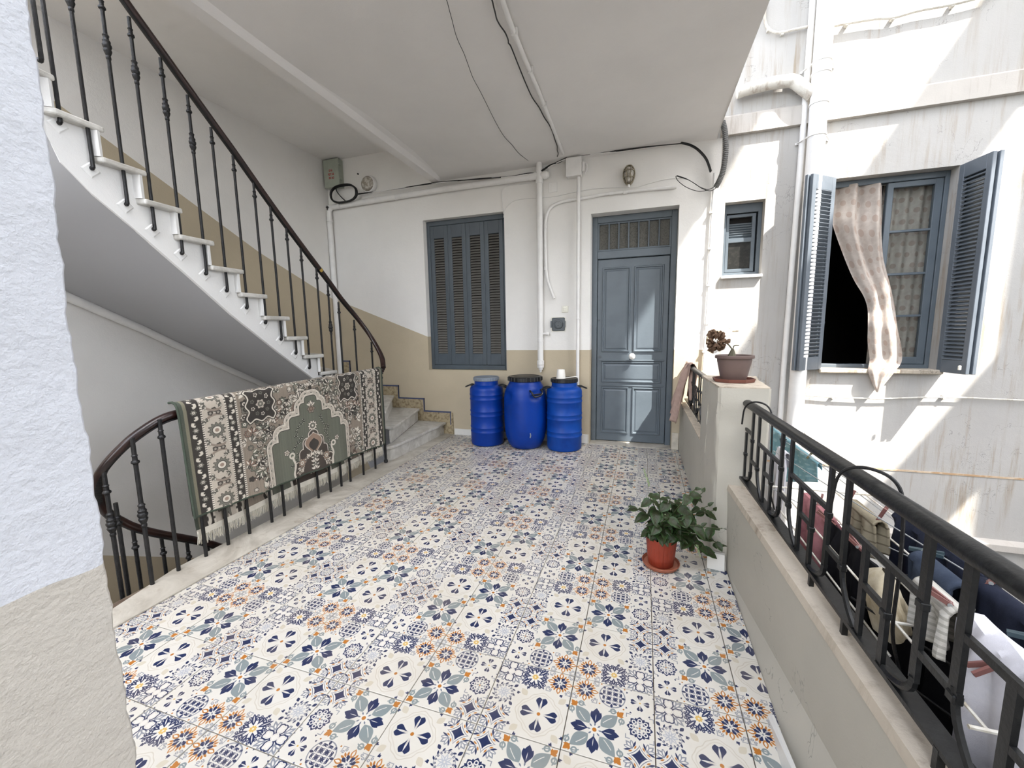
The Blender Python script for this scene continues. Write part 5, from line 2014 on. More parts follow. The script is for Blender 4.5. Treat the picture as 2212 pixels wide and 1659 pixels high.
for k in range(2):
    b = MB()
    b.tube(smooth_path([Vector(q) + Vector((.008 * k, -.008 * k, .006 * k)) for q in hook_], 6), .0085 if k == 0 else .005, 6)
    b.build('cable', M['cable'], t, smooth=True)
lp1 = [(0.934,3.620,2.858),(0.889,3.620,2.819),(0.825,3.620,2.795),(0.746,3.620,2.827),(0.647,3.620,2.902),(0.556,3.620,2.945),(0.511,3.620,2.960),(0.540,3.620,2.906),(0.622,3.620,2.837),(0.730,3.620,2.788),(0.826,3.620,2.786)]
lp2 = [(0.915,3.600,2.840),(0.899,3.600,2.802),(0.849,3.600,2.772),(0.771,3.600,2.800),(0.690,3.600,2.863),(0.609,3.600,2.919),(0.519,3.600,2.962)]
t = thing('loose_cable', 'thin black cable loops hanging below the hose end', 'cable', lp1[0])
for q in (lp1, lp2):
    b = MB()
    b.tube(smooth_path(q, 6), .0035, 6)
    b.build('loop', M['cable'], t, smooth=True)
# grey corrugated hose hanging from the ceiling corner
hz_ = [(0.929,3.620,3.427),(0.955,3.620,3.324),(0.969,3.620,3.192),(0.967,3.620,3.061),(0.951,3.620,2.945),(0.921,3.620,2.860),(0.894,3.620,2.809)]
t = thing('corrugated_hose', 'grey corrugated hose hanging at the outer ceiling corner', 'hose', hz_[0])
P_ = smooth_path(hz_, 14)
b = MB()
b.tube(P_, [.025 + (.003 if i % 2 else -.0015) for i in range(len(P_))], 10)
b.build('tube', M['hose'], t, smooth=True)
# white conduit with clips at the outer corner
cd = [(0.885,3.695,2.970),(0.883,3.695,2.715),(0.879,3.695,2.297),(0.877,3.695,1.916),(0.876,3.695,1.625),(0.870,3.695,1.328),(0.863,3.695,0.924)]
t = pipe('cable_conduit', cd, .012, 'thin white conduit with clips at the outer corner beside the small window', k=3, n=10)
for q in [(0.867,3.695,2.579),(0.873,3.695,2.213),(0.880,3.695,1.834),(0.879,3.695,1.427),(0.859,3.695,1.127)]:
    MB().cbox(q[0] - .016, q[0] + .02, YW - .045, YW - .0005, q[2] - .008, q[2] + .008, .003).build('clip', M['white'], t)
# ceiling conduit, black ceiling wire and thin wire
cz = 3.325
c1 = [(-0.575,1.153,3.305),(-0.605,1.338,3.305),(-0.621,1.695,3.305),(-0.627,2.242,3.305),(-0.645,3.045,3.305),(-0.657,3.495,3.305)]
t = thing('ceiling_conduit', 'white conduit on the ceiling ending at the junction box', 'pipe', c1[-1])
b = MB()
b.tube(smooth_path(c1, 4), .0165, 10)
b.build('tube', M['white'], t, smooth=True)
for q in [(-0.619,1.606,3.305),(-0.622,2.012,3.305),(-0.629,2.487,3.305)]:
    MB().cbox(q[0] - .02, q[0] + .024, q[1] - .008, q[1] + .008, 3.288, 3.332, .003).build('clip', M['white'], t)
for pts, lab, r_ in (([(-0.653,1.135,3.312),(-0.672,1.324,3.312),(-0.682,1.471,3.312),(-0.682,1.662,3.312),(-0.688,1.803,3.312),(-0.699,2.367,3.312),(-0.673,2.860,3.312),(-0.686,3.314,3.312),(-0.729,3.575,3.312)], 'black wire sagging along the ceiling beside the white conduit', .0045), ([(-0.891,1.056,3.314),(-0.924,1.240,3.314),(-0.978,1.495,3.314),(-1.039,1.814,3.314),(-1.101,2.337,3.314),(-1.140,2.938,3.314),(-1.102,3.469,3.314),(-1.029,3.697,3.314)], 'thin dark wire crossing the ceiling between beam and conduit', .0022)):
    t = thing('ceiling_wire', lab, 'wire', pts[0])
    b = MB()
    rc = random.Random(4)
    P_ = [Vector(q) + Vector((rc.uniform(-.008, .008), 0, rc.uniform(-.004, .002))) for q in smooth_path(pts, 3)]
    b.tube(smooth_path(P_, 3), r_, 6)
    b.build('wire', M['cable'], t, smooth=True)
for pts, lab in (([(-1.428,3.713,2.761),(-1.415,3.713,2.841),(-1.378,3.713,2.891),(-1.295,3.713,2.941),(-1.150,3.713,2.951),(-0.963,3.713,2.941),(-0.786,3.713,2.936),(-0.543,3.713,2.959),(-0.308,3.713,2.967),(-0.055,3.713,2.947),(0.117,3.713,2.931),(0.284,3.713,2.959),(0.448,3.713,2.976),(0.608,3.713,2.966)], 'thin grey wire clipped across the wall above the door'), ([(-1.428,3.713,2.805),(-1.443,3.713,2.925),(-1.447,3.713,3.043),(-1.428,3.713,3.099),(-1.351,3.713,3.122),(-1.063,3.713,3.118)], 'thin white wire rising from the shutter corner to the drain pipe')):
    t = thing('wall_wire', lab, 'wire', pts[0])
    b = MB()
    b.tube(smooth_path(pts, 5), .004, 6)
    b.build('wire', M['white'], t, smooth=True)
b = MB()
b.lathe([(.012, 0), (.01, -.012), (.004, -.02)], (-3.50, YW - .001, 3.53), 8, axis='y')
tag(b.build('wall_hook', M['cable']), 'small dark hook in the wall above the round lamp', 'hook')

# ---------------------------------------------------------------- pipes on the courtyard wall
xd = 1.735
t = thing('downpipe', 'thick white downpipe strapped to the courtyard wall left of the open shutter', 'downpipe', (xd, 3.60, -0.9))
b = MB()
b.tube([(xd - .012, 3.605, -5.0), (xd - .005, 3.605, 1.0), (xd, 3.605, 3.0), (xd - .01, 3.605, 7.79)], .072, 20)
b.build('tube', M['white'], t, smooth=True)
for z in (0.30, 3.16, 3.70, 3.80, 3.44):
    b = MB()
    b.lathe([(.073, -.01), (.079, -.008), (.079, .008), (.073, .01)], (xd, 3.605, z), 20, cap=False)
    if z < 3.3 or z == 3.80:
        b.tube([(xd - .13, 3.70, z - .01), (xd - .08, 3.62, z), (xd, 3.53, z + .002), (xd + .08, 3.62, z), (xd + .13, 3.70, z - .01)], .006, 6)
        b.lathe([(.012, 0), (.012, -.006)], (xd - .13, 3.715, z - .01), 8, axis='y')
        b.lathe([(.012, 0), (.012, -.006)], (xd + .13, 3.715, z - .01), 8, axis='y')
    b.build('strap', M['white'], t)
t = thing('slim_downpipe', 'slim white pipe behind the thick downpipe', 'pipe', (1.66, 3.69, -0.9))
b = MB()
b.tube([(1.615, 3.69, -5.0), (1.625, 3.69, 1.0), (1.645, 3.69, 3.1), (1.66, 3.69, 6)], .026, 12)
b.build('tube', M['white'], t, smooth=True)
t = thing('branch_pipe', 'weathered elbow pipe joining the thick downpipe near the ledge', 'pipe', (1.2, 3.64, 3.7))
bp = [(1.048,3.640,3.680),(1.180,3.640,3.698),(1.337,3.640,3.710),(1.452,3.640,3.705),(1.529,3.640,3.690)] + [(1.606,3.630,3.614),(1.685,3.630,3.539)]
b = MB()
b.tube(smooth_path(bp, 5), .056, 16)
b.build('tube', M['waste'], t, smooth=True)
for (pts, lab, r_, m_) in (([(1.771,3.680,4.131),(1.931,3.680,4.126),(2.139,3.680,4.116),(2.275,3.680,4.096),(2.453,3.680,4.110),(2.689,3.680,4.105),(2.959,3.680,4.121)], 'wavy conduit crossing the courtyard wall at the top right', .014, 'waste'), ([(1.268,3.690,4.462),(1.261,3.690,4.372),(1.270,3.690,4.290),(1.301,3.690,4.226),(1.361,3.690,4.181),(1.420,3.690,4.168),(1.533,3.690,4.171),(1.674,3.690,4.171)], 'thin curled conduit left of the thick downpipe at the top', .012, 'waste'), ([(1.815,3.690,0.683),(2.076,3.690,0.668),(2.458,3.690,0.667),(2.954,3.690,0.698),(3.518,3.690,0.688),(3.787,3.690,0.685)], 'thin weathered pipe running below the open window', .0075, 'waste')):
    t = thing('wall_conduit', lab, 'pipe', pts[0])
    b = MB()
    b.tube(smooth_path(pts, 5), r_, 8)
    b.build('tube', M[m_], t, smooth=True)
    for q in pts[1:-1:2]:
        MB().cbox(q[0] - .012, q[0] + .012, q[1] - .005, YW - .0005, q[2] - .02, q[2] + .016, .002).build('clip', M['waste'], t)
t = thing('wall_tap', 'old round wall fitting with two arms behind the dried flower', 'fitting', (1.0, 3.66, 1.37))
rg_ = [(1.071,3.640,1.345)][0]
b = MB()
b.tube([(rg_[0] + .042 * math.cos(a), 3.645, rg_[2] + .042 * math.sin(a)) for a in [2 * PI * k / 20 for k in range(20)]], .008, 8, closed=True)
b.lathe([(.036, 0), (.036, -.02), (.0, -.022)], (rg_[0], 3.66, rg_[2]), 20, axis='y')
b.build('ring', M['cream'], t, smooth=True)
b = MB()
b.tube(smooth_path([(rg_[0] - .045, 3.645, rg_[2]), (rg_[0] - .10, 3.65, rg_[2] + .002), (rg_[0] - .16, 3.67, rg_[2] + .002)], 4), .009, 8)
b.tube([(rg_[0] - .17, 3.68, rg_[2] + .01), (rg_[0] - .19, 3.69, rg_[2] - .12)], .009, 8)
b.tube([(rg_[0] + .045, 3.645, rg_[2] + .002), (rg_[0] + .105, 3.64, rg_[2] + .004)], .008, 8)
b.build('arm', M['cage'], t, smooth=True)
b = MB()
b.lathe([(.012, 0), (.012, -.012), (.005, -.016)], (2.53, YW - .001, -0.345), 10, axis='y')
tag(b.build('wall_bolt', M['iron']), 'single dark bolt head in the shaded courtyard wall', 'bolt')

# ---------------------------------------------------------------- balcony railings
def flat_bar(b, pts, w=.016, th=.009, m=0):
    """flat bar bent in the railing plane (plane x = const)"""
    P = [Vector(p) for p in pts]
    for a, c in zip(P, P[1:]):
        d = (c - a).normalized() * .002
        b.bar(a - d, c + d, th, w, m, up=(0, 1, 0) if abs((c - a).normalized().z) > .5 else (0, 0, 1))


def balcony_rail(name, label, y0, y1, x0, x1, zb, zt, ys, posts, nx=None):
    """rail from y0 (far) to y1 (near); ys = far ends of the repeating bar panels; x runs x0 -> x1"""
    t = thing(name, label, 'railing', (x0, y0, zb))
    xa = lambda y: x0 + (x1 - x0) * (y - y0) / (y1 - y0)
    b = MB()
    P = [(xa(y0 + (y1 - y0) * i / 12), y0 + (y1 - y0) * i / 12, zt) for i in range(13)]
    b.tube(P, .0245, 12, flat=.8, up=(0, 0, 1))
    b.build('top_rail', M['iron'], t, smooth=True)
    b = MB()
    b.bar((xa(y0), y0, zb), (xa(y1) + (.022 if y0 < 2 else 0), y1, zb), .042, .012)
    b.build('bottom_bar', M['iron'], t)
    for y in posts:
        MB().bar((xa(y), y, zb - .055), (xa(y), y, zb), .014, .014).build('foot', M['iron'], t)
    return t, xa


ZB, ZT = 0.555, 0.972
near_rail, xa = balcony_rail('balcony_railing', 'dark iron railing with geometric bars on the near parapet wall, laundry behind it', 1.283, -1.0, 0.776, 0.812, ZB, ZT, (), (0.36, 0.13, -0.25, -0.6))
H = ZT - ZB


def vb(t, xf, y, z0, z1, name='bar', w=.010):
    b = MB()
    b.bar((xf(y), y, z0), (xf(y), y, z1), w, .021, up=(0, 1, 0))
    b.build(name, M['iron'], t)


def hb(t, xf, ya, yb, z, name='cross_bar'):
    b = MB()
    b.bar((xf(ya), ya, z), (xf(yb), yb, z), .010, .016, up=(0, 0, 1))
    b.build(name, M['iron'], t)


def ub(t, xf, ya, yb, z0, ztop_a, ztop_b, r=.035):
    """U-bent bar: down at ya, rounded corner at yb, up at yb (J shape)"""
    b = MB()
    pts = [(ya, z0)]
    for k in range(7):
        a = PI / 2 * k / 6
        pts.append((yb + (r - r * math.sin(a)) * (1 if ya > yb else -1), z0 + r - r * math.cos(a)))
    pts.append((yb, ztop_b))
    b.tube([(xf(y), y, z) for y, z in pts], .0078, 6)
    b.build('bent_bar', M['iron'], t)


def knob(t, xf, y, z):
    MB().cbox(xf(y) - .009, xf(y) + .009, y - .012, y + .012, z - .010, z + .010, .003).build('collar', M['iron'], t)


# repeating pattern measured from the photograph (y positions run towards the viewer)
def panel_bars(t, xf, y, first=False):
    """one repeat: tall bar, two short bars under a cross bar, tall bar with hooked foot"""
    z = lambda f: ZB + H * f
    Y = lambda d: y - d
    if not first:
        vb(t, xf, Y(0), z(.34), ZT, 'tall_bar')
        b = MB()
        b.tube(smooth_path([(xf(Y(0)), Y(0), z(.36)), (xf(Y(.012)), Y(.012), z(.22)), (xf(Y(.05)), Y(.05), z(.09)), (xf(Y(.092)), Y(.092), ZB + .006)], 5), .0075, 6)
        b.build('bent_bar', M['iron'], t)
        knob(t, xf, Y(0), z(.31))
        vb(t, xf, Y(.11), ZB, z(.62), 'short_bar')
        hb(t, xf, Y(0), Y(.33), z(.62))
        hb(t, xf, Y(.11), Y(.215), z(.36))
    else:
        hb(t, xf, Y(.20), Y(.33), z(.66))
    vb(t, xf, Y(.215), ZB, z(.62), 'short_bar')
    knob(t, xf, Y(.215), z(.33))
    vb(t, xf, Y(.33), z(.16), ZT, 'tall_bar')
    b = MB()
    pts = [(Y(.33), z(.18))]
    for k in range(8):
        a = PI / 2 * k / 7
        pts.append((Y(.33) + .10 * (1 - math.cos(a)), z(.16) - (z(.16) - ZB - .008) * math.sin(a)))
    b.tube([(xf(q), q, w) for q, w in pts], .0095, 6)
    b.build('bent_bar', M['iron'], t)
    knob(t, xf, Y(.33), z(.58))
    hb(t, xf, Y(.33), Y(.45), z(.33))


panel_bars(near_rail, xa, 1.485, True)
for k in range(5):
    panel_bars(near_rail, xa, 1.045 - .437 * k)
far_rail, xb = balcony_rail('balcony_railing', 'dark iron railing on the far parapet wall under the draped towel', 3.70, 1.60, 0.705, 0.72, 0.60, 0.985, (), (3.3, 2.7, 2.2, 1.85))
ZB, ZT = 0.60, 0.985
H = ZT - ZB
for k in range(4):
    panel_bars(far_rail, xb, 3.52 - .437 * k)

# ---------------------------------------------------------------- potted plant on the tiles
pp = thing('potted_plant', 'leafy green coleus in a ribbed terracotta pot on the tiled floor', 'plant', (0.358, 1.225, 0))
pc = Vector((0.358, 1.225, 0))
b = MB()
b.lathe([(.0, .001), (.088, .001), (.098, .006), (.106, .024), (.103, .026), (.094, .012), (.0, .010)], pc, 40)
b.build('saucer', M['saucer'], pp, smooth=True)
b = MB()


def ribw(a, h):
    return 1 + (.012 if math.cos(a * 20) > -.82 else -.012)


prof = [(.0, .012), (.068, .012), (.070, .016), (.072, .05), (.073, .055), (.075, .056), (.081, .125), (.082, .130), (.087, .170), (.0865, .178), (.082, .176), (.078, .140), (.0, .138)]
n_ = 160
base = len(b.v)
b.lathe(prof, pc, n_, wob=lambda a, h: ribw(a, h) if .015 < h < .17 else 1.0)
b.v = [(x, y, z + (.007 * abs(math.sin(10 * math.atan2(y - pc.y, x - pc.x))) if z > .165 else 0)) for (x, y, z) in b.v]
b.build('pot', M['terracotta'], pp, smooth=True)
b = MB()
b.grid(lambda u, v: (pc.x + .080 * v * math.cos(2 * PI * u), pc.y + .080 * v * math.sin(2 * PI * u), .143 + .006 * math.sin(17 * u * 6.28) * v + .01 * (1 - v)), 24, 5, uvs=False)
b.build('soil', M['soil'], pp, smooth=True)
lm_, t_, b_ = nt('coleus_leaf')
uvx, uvy, uvz = sep(t_, tc(t_, 'UV'))
d1 = mth(t_, 'ABSOLUTE', mth(t_, 'SUBTRACT', uvx, 0.5))
edge = ramp(t_, d1, 0.22, 0.46)
vein = mth(t_, 'LESS_THAN', mth(t_, 'FRACT', mth(t_, 'ADD', mth(t_, 'MULTIPLY', uvy, 7.0), mth(t_, 'MULTIPLY', d1, -5.0))), 0.16)
col = mixc(t_, edge, S((56, 42, 32)), S((48, 82, 34)))
col = mixc(t_, ramp(t_, noise(t_, tc(t_, 'Object'), 30, 3), 0.42, 0.6), col, S((44, 70, 32)))
col = mixc(t_, mth(t_, 'MULTIPLY', vein, 0.35), col, S((84, 102, 62)))
t_.links.new(col, b_.inputs['Base Color'])
b_.inputs['Roughness'].default_value = 0.5
tr = t_.nodes.new('ShaderNodeBsdfTranslucent')
t_.links.new(col, tr.inputs[0])
mx = t_.nodes.new('ShaderNodeMixShader')
mx.inputs[0].default_value = 0.25
t_.links.new(b_.outputs[0], mx.inputs[1])
t_.links.new(tr.outputs[0], mx.inputs[2])
t_.links.new(mx.outputs[0], t_.nodes['Material Output'].inputs[0])


def leaf_mesh(seed, fold, droop, width=.38):
    r = random.Random(seed)
    b = MB()
    nu, nv = 6, 10

    def f(u, v):
        w = width * math.sin(PI * min(1, v ** .72 * .985 + .01)) ** .8 * (1 + .04 * math.sin(v * 40))
        s = (u - .5) * 2
        x = s * w
        y = v
        z = abs(s) * w * fold - droop * v * v + .015 * math.sin(v * 20 + s) + .025 * math.sin(s * 5 + v * 7)
        return (x, y, z)
    b.grid(f, nu, nv)
    return b.mesh('leaf', lm_, smooth=True, fix=False)


leaves_m = [leaf_mesh(i, fo, dr, w_) for i, (fo, dr, w_) in enumerate(((.22, .30, .36), (.15, .5, .38), (.3, .2, .34), (.2, .65, .37)))]
rl_ = random.Random(21)


def leaf_at(p, direction, size, roll=0.0, parent=None, which=None, mats=None):
    d = Vector(direction).normalized()
    up = Vector((0, 0, 1)) + Vector((rl_.uniform(-.5, .5), rl_.uniform(-.9, .1), 0))
    x = d.cross(up)
    if x.length < 1e-3:
        x = Vector((1, 0, 0))
    x.normalize()
    z = x.cross(d)
    mtx = Matrix((x, d, z)).transposed() @ Matrix.Rotation(roll, 3, 'Y')
    o = bpy.data.objects.new('leaf', rl_.choice(leaves_m) if which is None else which)
    link(o, parent)
    o.rotation_euler = mtx.to_euler()
    o.scale = (size, size, size)
    o.location = Vector(p) - parent.location
    return o


tips = [(0.196,1.200,0.376),(0.281,1.200,0.462),(0.337,1.200,0.457),(0.396,1.200,0.441),(0.439,1.200,0.405),(0.519,1.200,0.515),(0.567,1.200,0.482),(0.598,1.200,0.405),(0.630,1.200,0.374),(0.669,1.200,0.285),(0.701,1.200,0.176),(0.618,1.200,0.113),(0.560,1.200,0.182),(0.486,1.200,0.232)] + [(0.339,1.150,0.296),(0.307,1.150,0.209),(0.371,1.150,0.212),(0.442,1.150,0.223),(0.389,1.150,0.366),(0.454,1.150,0.355),(0.502,1.150,0.399),(0.556,1.150,0.321),(0.269,1.150,0.225)]
hub = Vector((0.362, 1.225, .22))
for i, q in enumerate(tips):
    q = Vector(q) + Vector((0, rl_.uniform(-.05, .06), -.012))
    base_p = pc + Vector((rl_.uniform(-.02, .02), rl_.uniform(-.02, .02), .145))
    m1 = hub.lerp(q, .35) + Vector((0, 0, .02))
    if q.z < .2:
        m1 = hub.lerp(q, .4) + Vector((0, -.02, .03))
    P_ = smooth_path([base_p, hub + Vector((rl_.uniform(-.012, .012), rl_.uniform(-.012, .012), 0)) if q.z > .17 else base_p + Vector((.01, -.01, .05)), m1, q], 4)
    b = MB()
    n0 = len(P_)
    b.tube(P_, [.0055 - .0035 * k / n0 for k in range(n0)], 6)
    b.build('stem', M['stem'], pp, smooth=True)
    for k, (f, sz) in enumerate(((.50, .066), (.66, .078), (.83, .082), (.98, .066))):
        p = P_[min(n0 - 1, int(f * (n0 - 1)))]
        out = (q - hub)
        out.z *= .3
        a0 = rl_.uniform(0, PI)
        for s in (0, PI):
            a = a0 + s + rl_.uniform(-.3, .3)
            d = Vector((math.cos(a), math.sin(a) * .9 - .15, rl_.uniform(-.75, .05))) + out.normalized() * .4
            leaf_at(p, d, sz * rl_.uniform(.75, 1.15), parent=pp)
    leaf_at(P_[-1], (rl_.uniform(-.6, .6), rl_.uniform(-.6, .2), .5), .03, parent=pp)
for q in [(0.248,1.200,0.586),(0.290,1.200,0.415)][0:1] + [(0.384,1.150,0.283),(0.559,1.150,0.123)]:
    top = Vector(q)
    b = MB()
    lowp_ = top + Vector((.035, 0, -.10)) if top.z > .45 else top + Vector((-.02, .01, .06))
    for k in range(26):
        p = lowp_.lerp(top, k / 25)
        b.lathe([(0, -.004), (.0035 * (1.3 - k / 26), 0), (0, .005)], p + Vector((rl_.uniform(-.006, .006), rl_.uniform(-.006, .006), 0)), 5, cap=False)
    b.tube([lowp_, top], .0015, 5)
    b.build('flower_spike', plain('pale_green_bud', S((140, 158, 110)), 0.7), pp, kind='stuff')

# ---------------------------------------------------------------- dried plant in the brown pot on the post
dp = thing('dried_plant', 'dried flower in a brown plastic pot on the parapet post', 'plant', (0.745, 1.52, 1.058))
c = Vector((0.752, 1.555, 1.058))
b = MB()
for (r, z) in ():
    pass
oct_ = [(.112 * math.cos(PI / 8 + k * PI / 4), .112 * math.sin(PI / 8 + k * PI / 4)) for k in range(8)]
oc2 = [(x * 1.06, y * 1.06) for x, y in oct_]
n0 = len(b.v)
b.prism([(c.x + x * .93, c.y + y * .93, c.z + .001) for x, y in oct_], (0, 0, .007))
for k in range(8):
    j = (k + 1) % 8
    b.hexa([(c.x + oct_[k][0] * .94, c.y + oct_[k][1] * .94, c.z + .002), (c.x + oct_[j][0] * .94, c.y + oct_[j][1] * .94, c.z + .002), (c.x + oct_[j][0], c.y + oct_[j][1], c.z + .002), (c.x + oct_[k][0], c.y + oct_[k][1], c.z + .002), (c.x + oc2[k][0] * .95, c.y + oc2[k][1] * .95, c.z + .022), (c.x + oc2[j][0] * .95, c.y + oc2[j][1] * .95, c.z + .022), (c.x + oc2[j][0], c.y + oc2[j][1], c.z + .022), (c.x + oc2[k][0], c.y + oc2[k][1], c.z + .022)])
b.build('saucer', M['pot_saucer'], dp)
b = MB()
b.lathe([(0, .012), (.066, .012), (.068, .018), (.074, .035), (.093, .125), (.094, .140), (.104, .141), (.106, .146), (.105, .158), (.100, .160), (.095, .158), (.088, .135), (.0, .135)], c, 40)
b.build('pot', M['pot_brown'], dp, smooth=True)
b = MB()
b.lathe([(.088, .136), (.05, .142), (.0, .146)], c, 20, cap=False)
b.build('soil', M['soil'], dp, smooth=True)
b = MB()
b.tube([(c.x - .015, c.y, c.z + .14), (c.x - .012, c.y, c.z + .195)], [.028, .008], 7)
b.tube(smooth_path([(c.x - .012, c.y, c.z + .19), (c.x - .04, c.y - .005, c.z + .225), (c.x - .07, c.y - .01, c.z + .235)], 4), .004, 6)
b.tube(smooth_path([(c.x - .012, c.y, c.z + .19), (c.x - .005, c.y, c.z + .215), (c.x + .02, c.y, c.z + .218)], 4), .003, 6)
b.build('stem', M['drystem'], dp, smooth=True)
hd_ = Vector((c.x - .105, c.y - .01, c.z + .245))
rd = random.Random(8)
crum = []
for s in range(4):
    b = MB()
    b.grid(lambda u, v: ((u - .5) * .9 * math.sin(PI * (.15 + .8 * v)), v, .22 * math.sin(9 * u + 5 * v + s) * (1 - .3 * v) + .12 * math.sin(23 * u + s)), 7, 6)
    crum.append(b.mesh('petal', M['dry'], smooth=True, fix=False))
for k in range(44):
    a, e = rd.uniform(0, 2 * PI), rd.uniform(-1.2, 1.2)
    d = Vector((math.cos(a) * math.cos(e), math.sin(a) * math.cos(e), math.sin(e)))
    o = put(rd.choice(crum), 'petal', dp, hd_ + Vector((d.x * .022, d.y * .022, d.z * .026)) - dp.location)
    o.rotation_euler = d.to_track_quat('Y', 'Z').to_euler()
    z_ = rd.uniform(.035, .056)
    o.scale = (z_, z_, z_)

# ---------------------------------------------------------------- cloth helpers
def drape(name, label, cat, xl, zl, y0, y1, front, back, mat, amp=.012, nf=5, flare=0.0, seed=0, group=None, thick=.004, skew=0.0, front2=None, rad=.012, solid=True, parent=None, out=0.0):
    """cloth hung over a line at x=xl, z=zl; front drops on the gallery side (towards -x)"""
    r = random.Random(seed)
    ph = [r.uniform(0, 6.28) for _ in range(4)]
    f2 = front if front2 is None else front2
    b = MB()

    def fn(u, v):
        y = y0 + (y1 - y0) * u
        fr = front * (1 - u) + f2 * u
        L = -back + v * (fr + back)
        arc = PI * rad
        w = lambda d: amp * min(1, d / .12 + .25) * (math.sin(2 * PI * nf * u + ph[0]) + .5 * math.sin(4.3 * PI * nf * u + ph[1] + 5 * d) + .4 * math.sin(9 * d + ph[2] + 6 * u))
        if L < -arc / 2:
            d = -L - arc / 2
            return (xl + rad + w(d), y + skew * d, zl - d)
        if L < arc / 2:
            a = PI / 2 - L / rad
            return (xl + rad * math.cos(PI - a) * -1 if False else xl - rad * math.sin(L / rad), y, zl + rad * math.cos(L / rad))
        d = L - arc / 2
        yy = y + skew * d + flare * d * (u - .5)
        return (xl - rad - out * d + w(d), yy, zl - d)
    n = max(12, int(abs(y1 - y0) / .012))
    b.grid(fn, min(60, n * 2), 44)
    o = b.build(name, mat, parent, smooth=True, solid=thick)
    if parent is None:
        tag(o, label, cat, group)
    return o


# towel on the far railing
tw = cloth('towel_beige', S((176, 152, 140)), S((160, 136, 126)))
drape('towel', 'dusty beige towel draped over the far railing beside the door', 'towel', 0.704, 1.006, 3.22, 3.64, .66, .40, tw, amp=.028, nf=3, flare=-.3, seed=3, rad=.028, front2=.46, out=.24, skew=0.04)

# ---------------------------------------------------------------- drying rack outside the near railing
rk = thing('drying_rack', 'white wire drying rack hooked over the near railing', 'drying rack', (1.05, 0.5, 0.55))
b = MB()
for x in (0.90, 1.02, 1.14, 1.26):
    b = MB()
    b.tube([(x, 1.12, .575), (x, -0.20, .575)], .0035, 6)
    b.build('rod', M['rod'], rk)
for x in (0.90,):
    b = MB()
    b.tube([(x, 1.12, .47), (x, .12, .47)], .0035, 6)
    b.build('rod', M['rod'], rk)
for y in (1.12, 0.115, -0.20):
    b = MB()
    b.tube([(0.87, y, .575), (1.30, y, .575)], .0045, 6)
    b.build('end_bar', M['rod'], rk)
for y in (1.085, 0.075):
    b = MB()
    xr = xa(y)
    b.tube(smooth_path([(xr - .055, y + .06, ZT - .10 + .0), (xr - .05, y + .05, 0.965), (xr - .03, y + .035, 1.0), (xr, y, 1.012), (xr + .035, y - .03, 0.995), (xr + .05, y - .045, .94), (xr + .055, y - .05, .78), (xr + .06, y - .04, .60), (xr + .09, y - .03, .48)], 5), .0042, 6)
    b.build('hook', M['black'], rk, smooth=True)
for (ya, za, yb, zb_) in ((0.30, .52, -.30, .555), (0.22, .40, -.35, .47)):
    b = MB()
    b.tube([(0.88, ya, za), (1.0, (ya + yb) / 2, (za + zb_) / 2 - .005), (1.1, yb, zb_)], .0035, 6)
    b.build('black_line', M['cable'], rk)
# thin lines from the railing out over the yard
cl = thing('clothes_line', 'thin clothes lines stretched outside the near railing', 'clothes line', (1.1, 1.0, .66))
for (p, q) in (((0.93, 1.35, .70), (1.25, -.6, .70)), ((1.05, 1.55, .70), (1.40, -.6, .66)), ((0.86, 1.45, .50), (1.2, .3, .60)), ((1.25, -.19, .577), (1.25, 3.715, .575))):
    b = MB()
    m = (Vector(p) + Vector(q)) / 2 - Vector((0, 0, .015))
    b.tube(smooth_path([p, m, q], 8), .0022, 5)
    b.build('line', M['wire'], cl)

PINK = cloth('faded_pink_cotton', S((176, 122, 124)), S((150, 98, 102)))
BLK = cloth('black_cotton', S((20, 19, 22)), S((28, 27, 30)))
NAV = cloth('navy_cotton', S((40, 44, 58)), S((30, 33, 44)))
KHA = cloth('khaki_striped_cotton', S((152, 142, 120)), stripes=(S((112, 102, 84)), 9.0, 0.18))
CRM = cloth('cream_fleece', S((206, 196, 172)), S((176, 160, 130)), wv=60)
JEA = cloth('blue_denim', S((62, 70, 84)), S((44, 52, 66)))
STR = cloth('striped_jersey', S((198, 194, 184)), stripes=(S((166, 162, 152)), 16.0, 0.42))
WHI = cloth('white_cotton', S((214, 212, 216)), S((200, 198, 203)))
TEA = cloth('teal_print', S((156, 194, 202)), S((136, 178, 188)), dots=(S((178, 208, 212)), 9.0, 7.0), alpha=.3)
LAU = 'laundry on the drying rack'
drape('sheet', 'pale teal patterned cloth pegged outside the railing beside the post', 'laundry', 1.25, .558, 1.62, 2.58, .12, .05, TEA, amp=.012, nf=3, seed=1, group=LAU, front2=.46, skew=-.12)
drape('undershirt', 'small white garment hanging low beside the parapet post', 'laundry', 1.02, .66, 1.42, 1.56, .42, .10, WHI, amp=.012, nf=2, seed=2, group=LAU)
drape('trousers', 'faded pink trousers hanging on the drying rack', 'laundry', .98, .580, .73, 1.0, .50, .30, PINK, amp=.022, nf=2, seed=4, group=LAU, rad=.018, thick=.012)
drape('blouse', 'black garment hanging behind the bars next to the pink trousers', 'laundry', .98, .580, .36, .72, 1.1, .9, BLK, amp=.02, nf=3, seed=5, group=LAU, rad=.014, thick=.008)
drape('skirt', 'long black garment hanging lowest on the drying rack', 'laundry', 1.04, .590, -.60, .37, 1.5, 1.3, BLK, amp=.02, nf=4, seed=6, group=LAU, rad=.014, thick=.008)
drape('shirt', 'khaki striped cloth folded over the rack above the black garment', 'laundry', 1.08, .640, .60, .80, .16, .14, KHA, amp=.016, nf=2, seed=7, group=LAU, rad=.02, thick=.008)
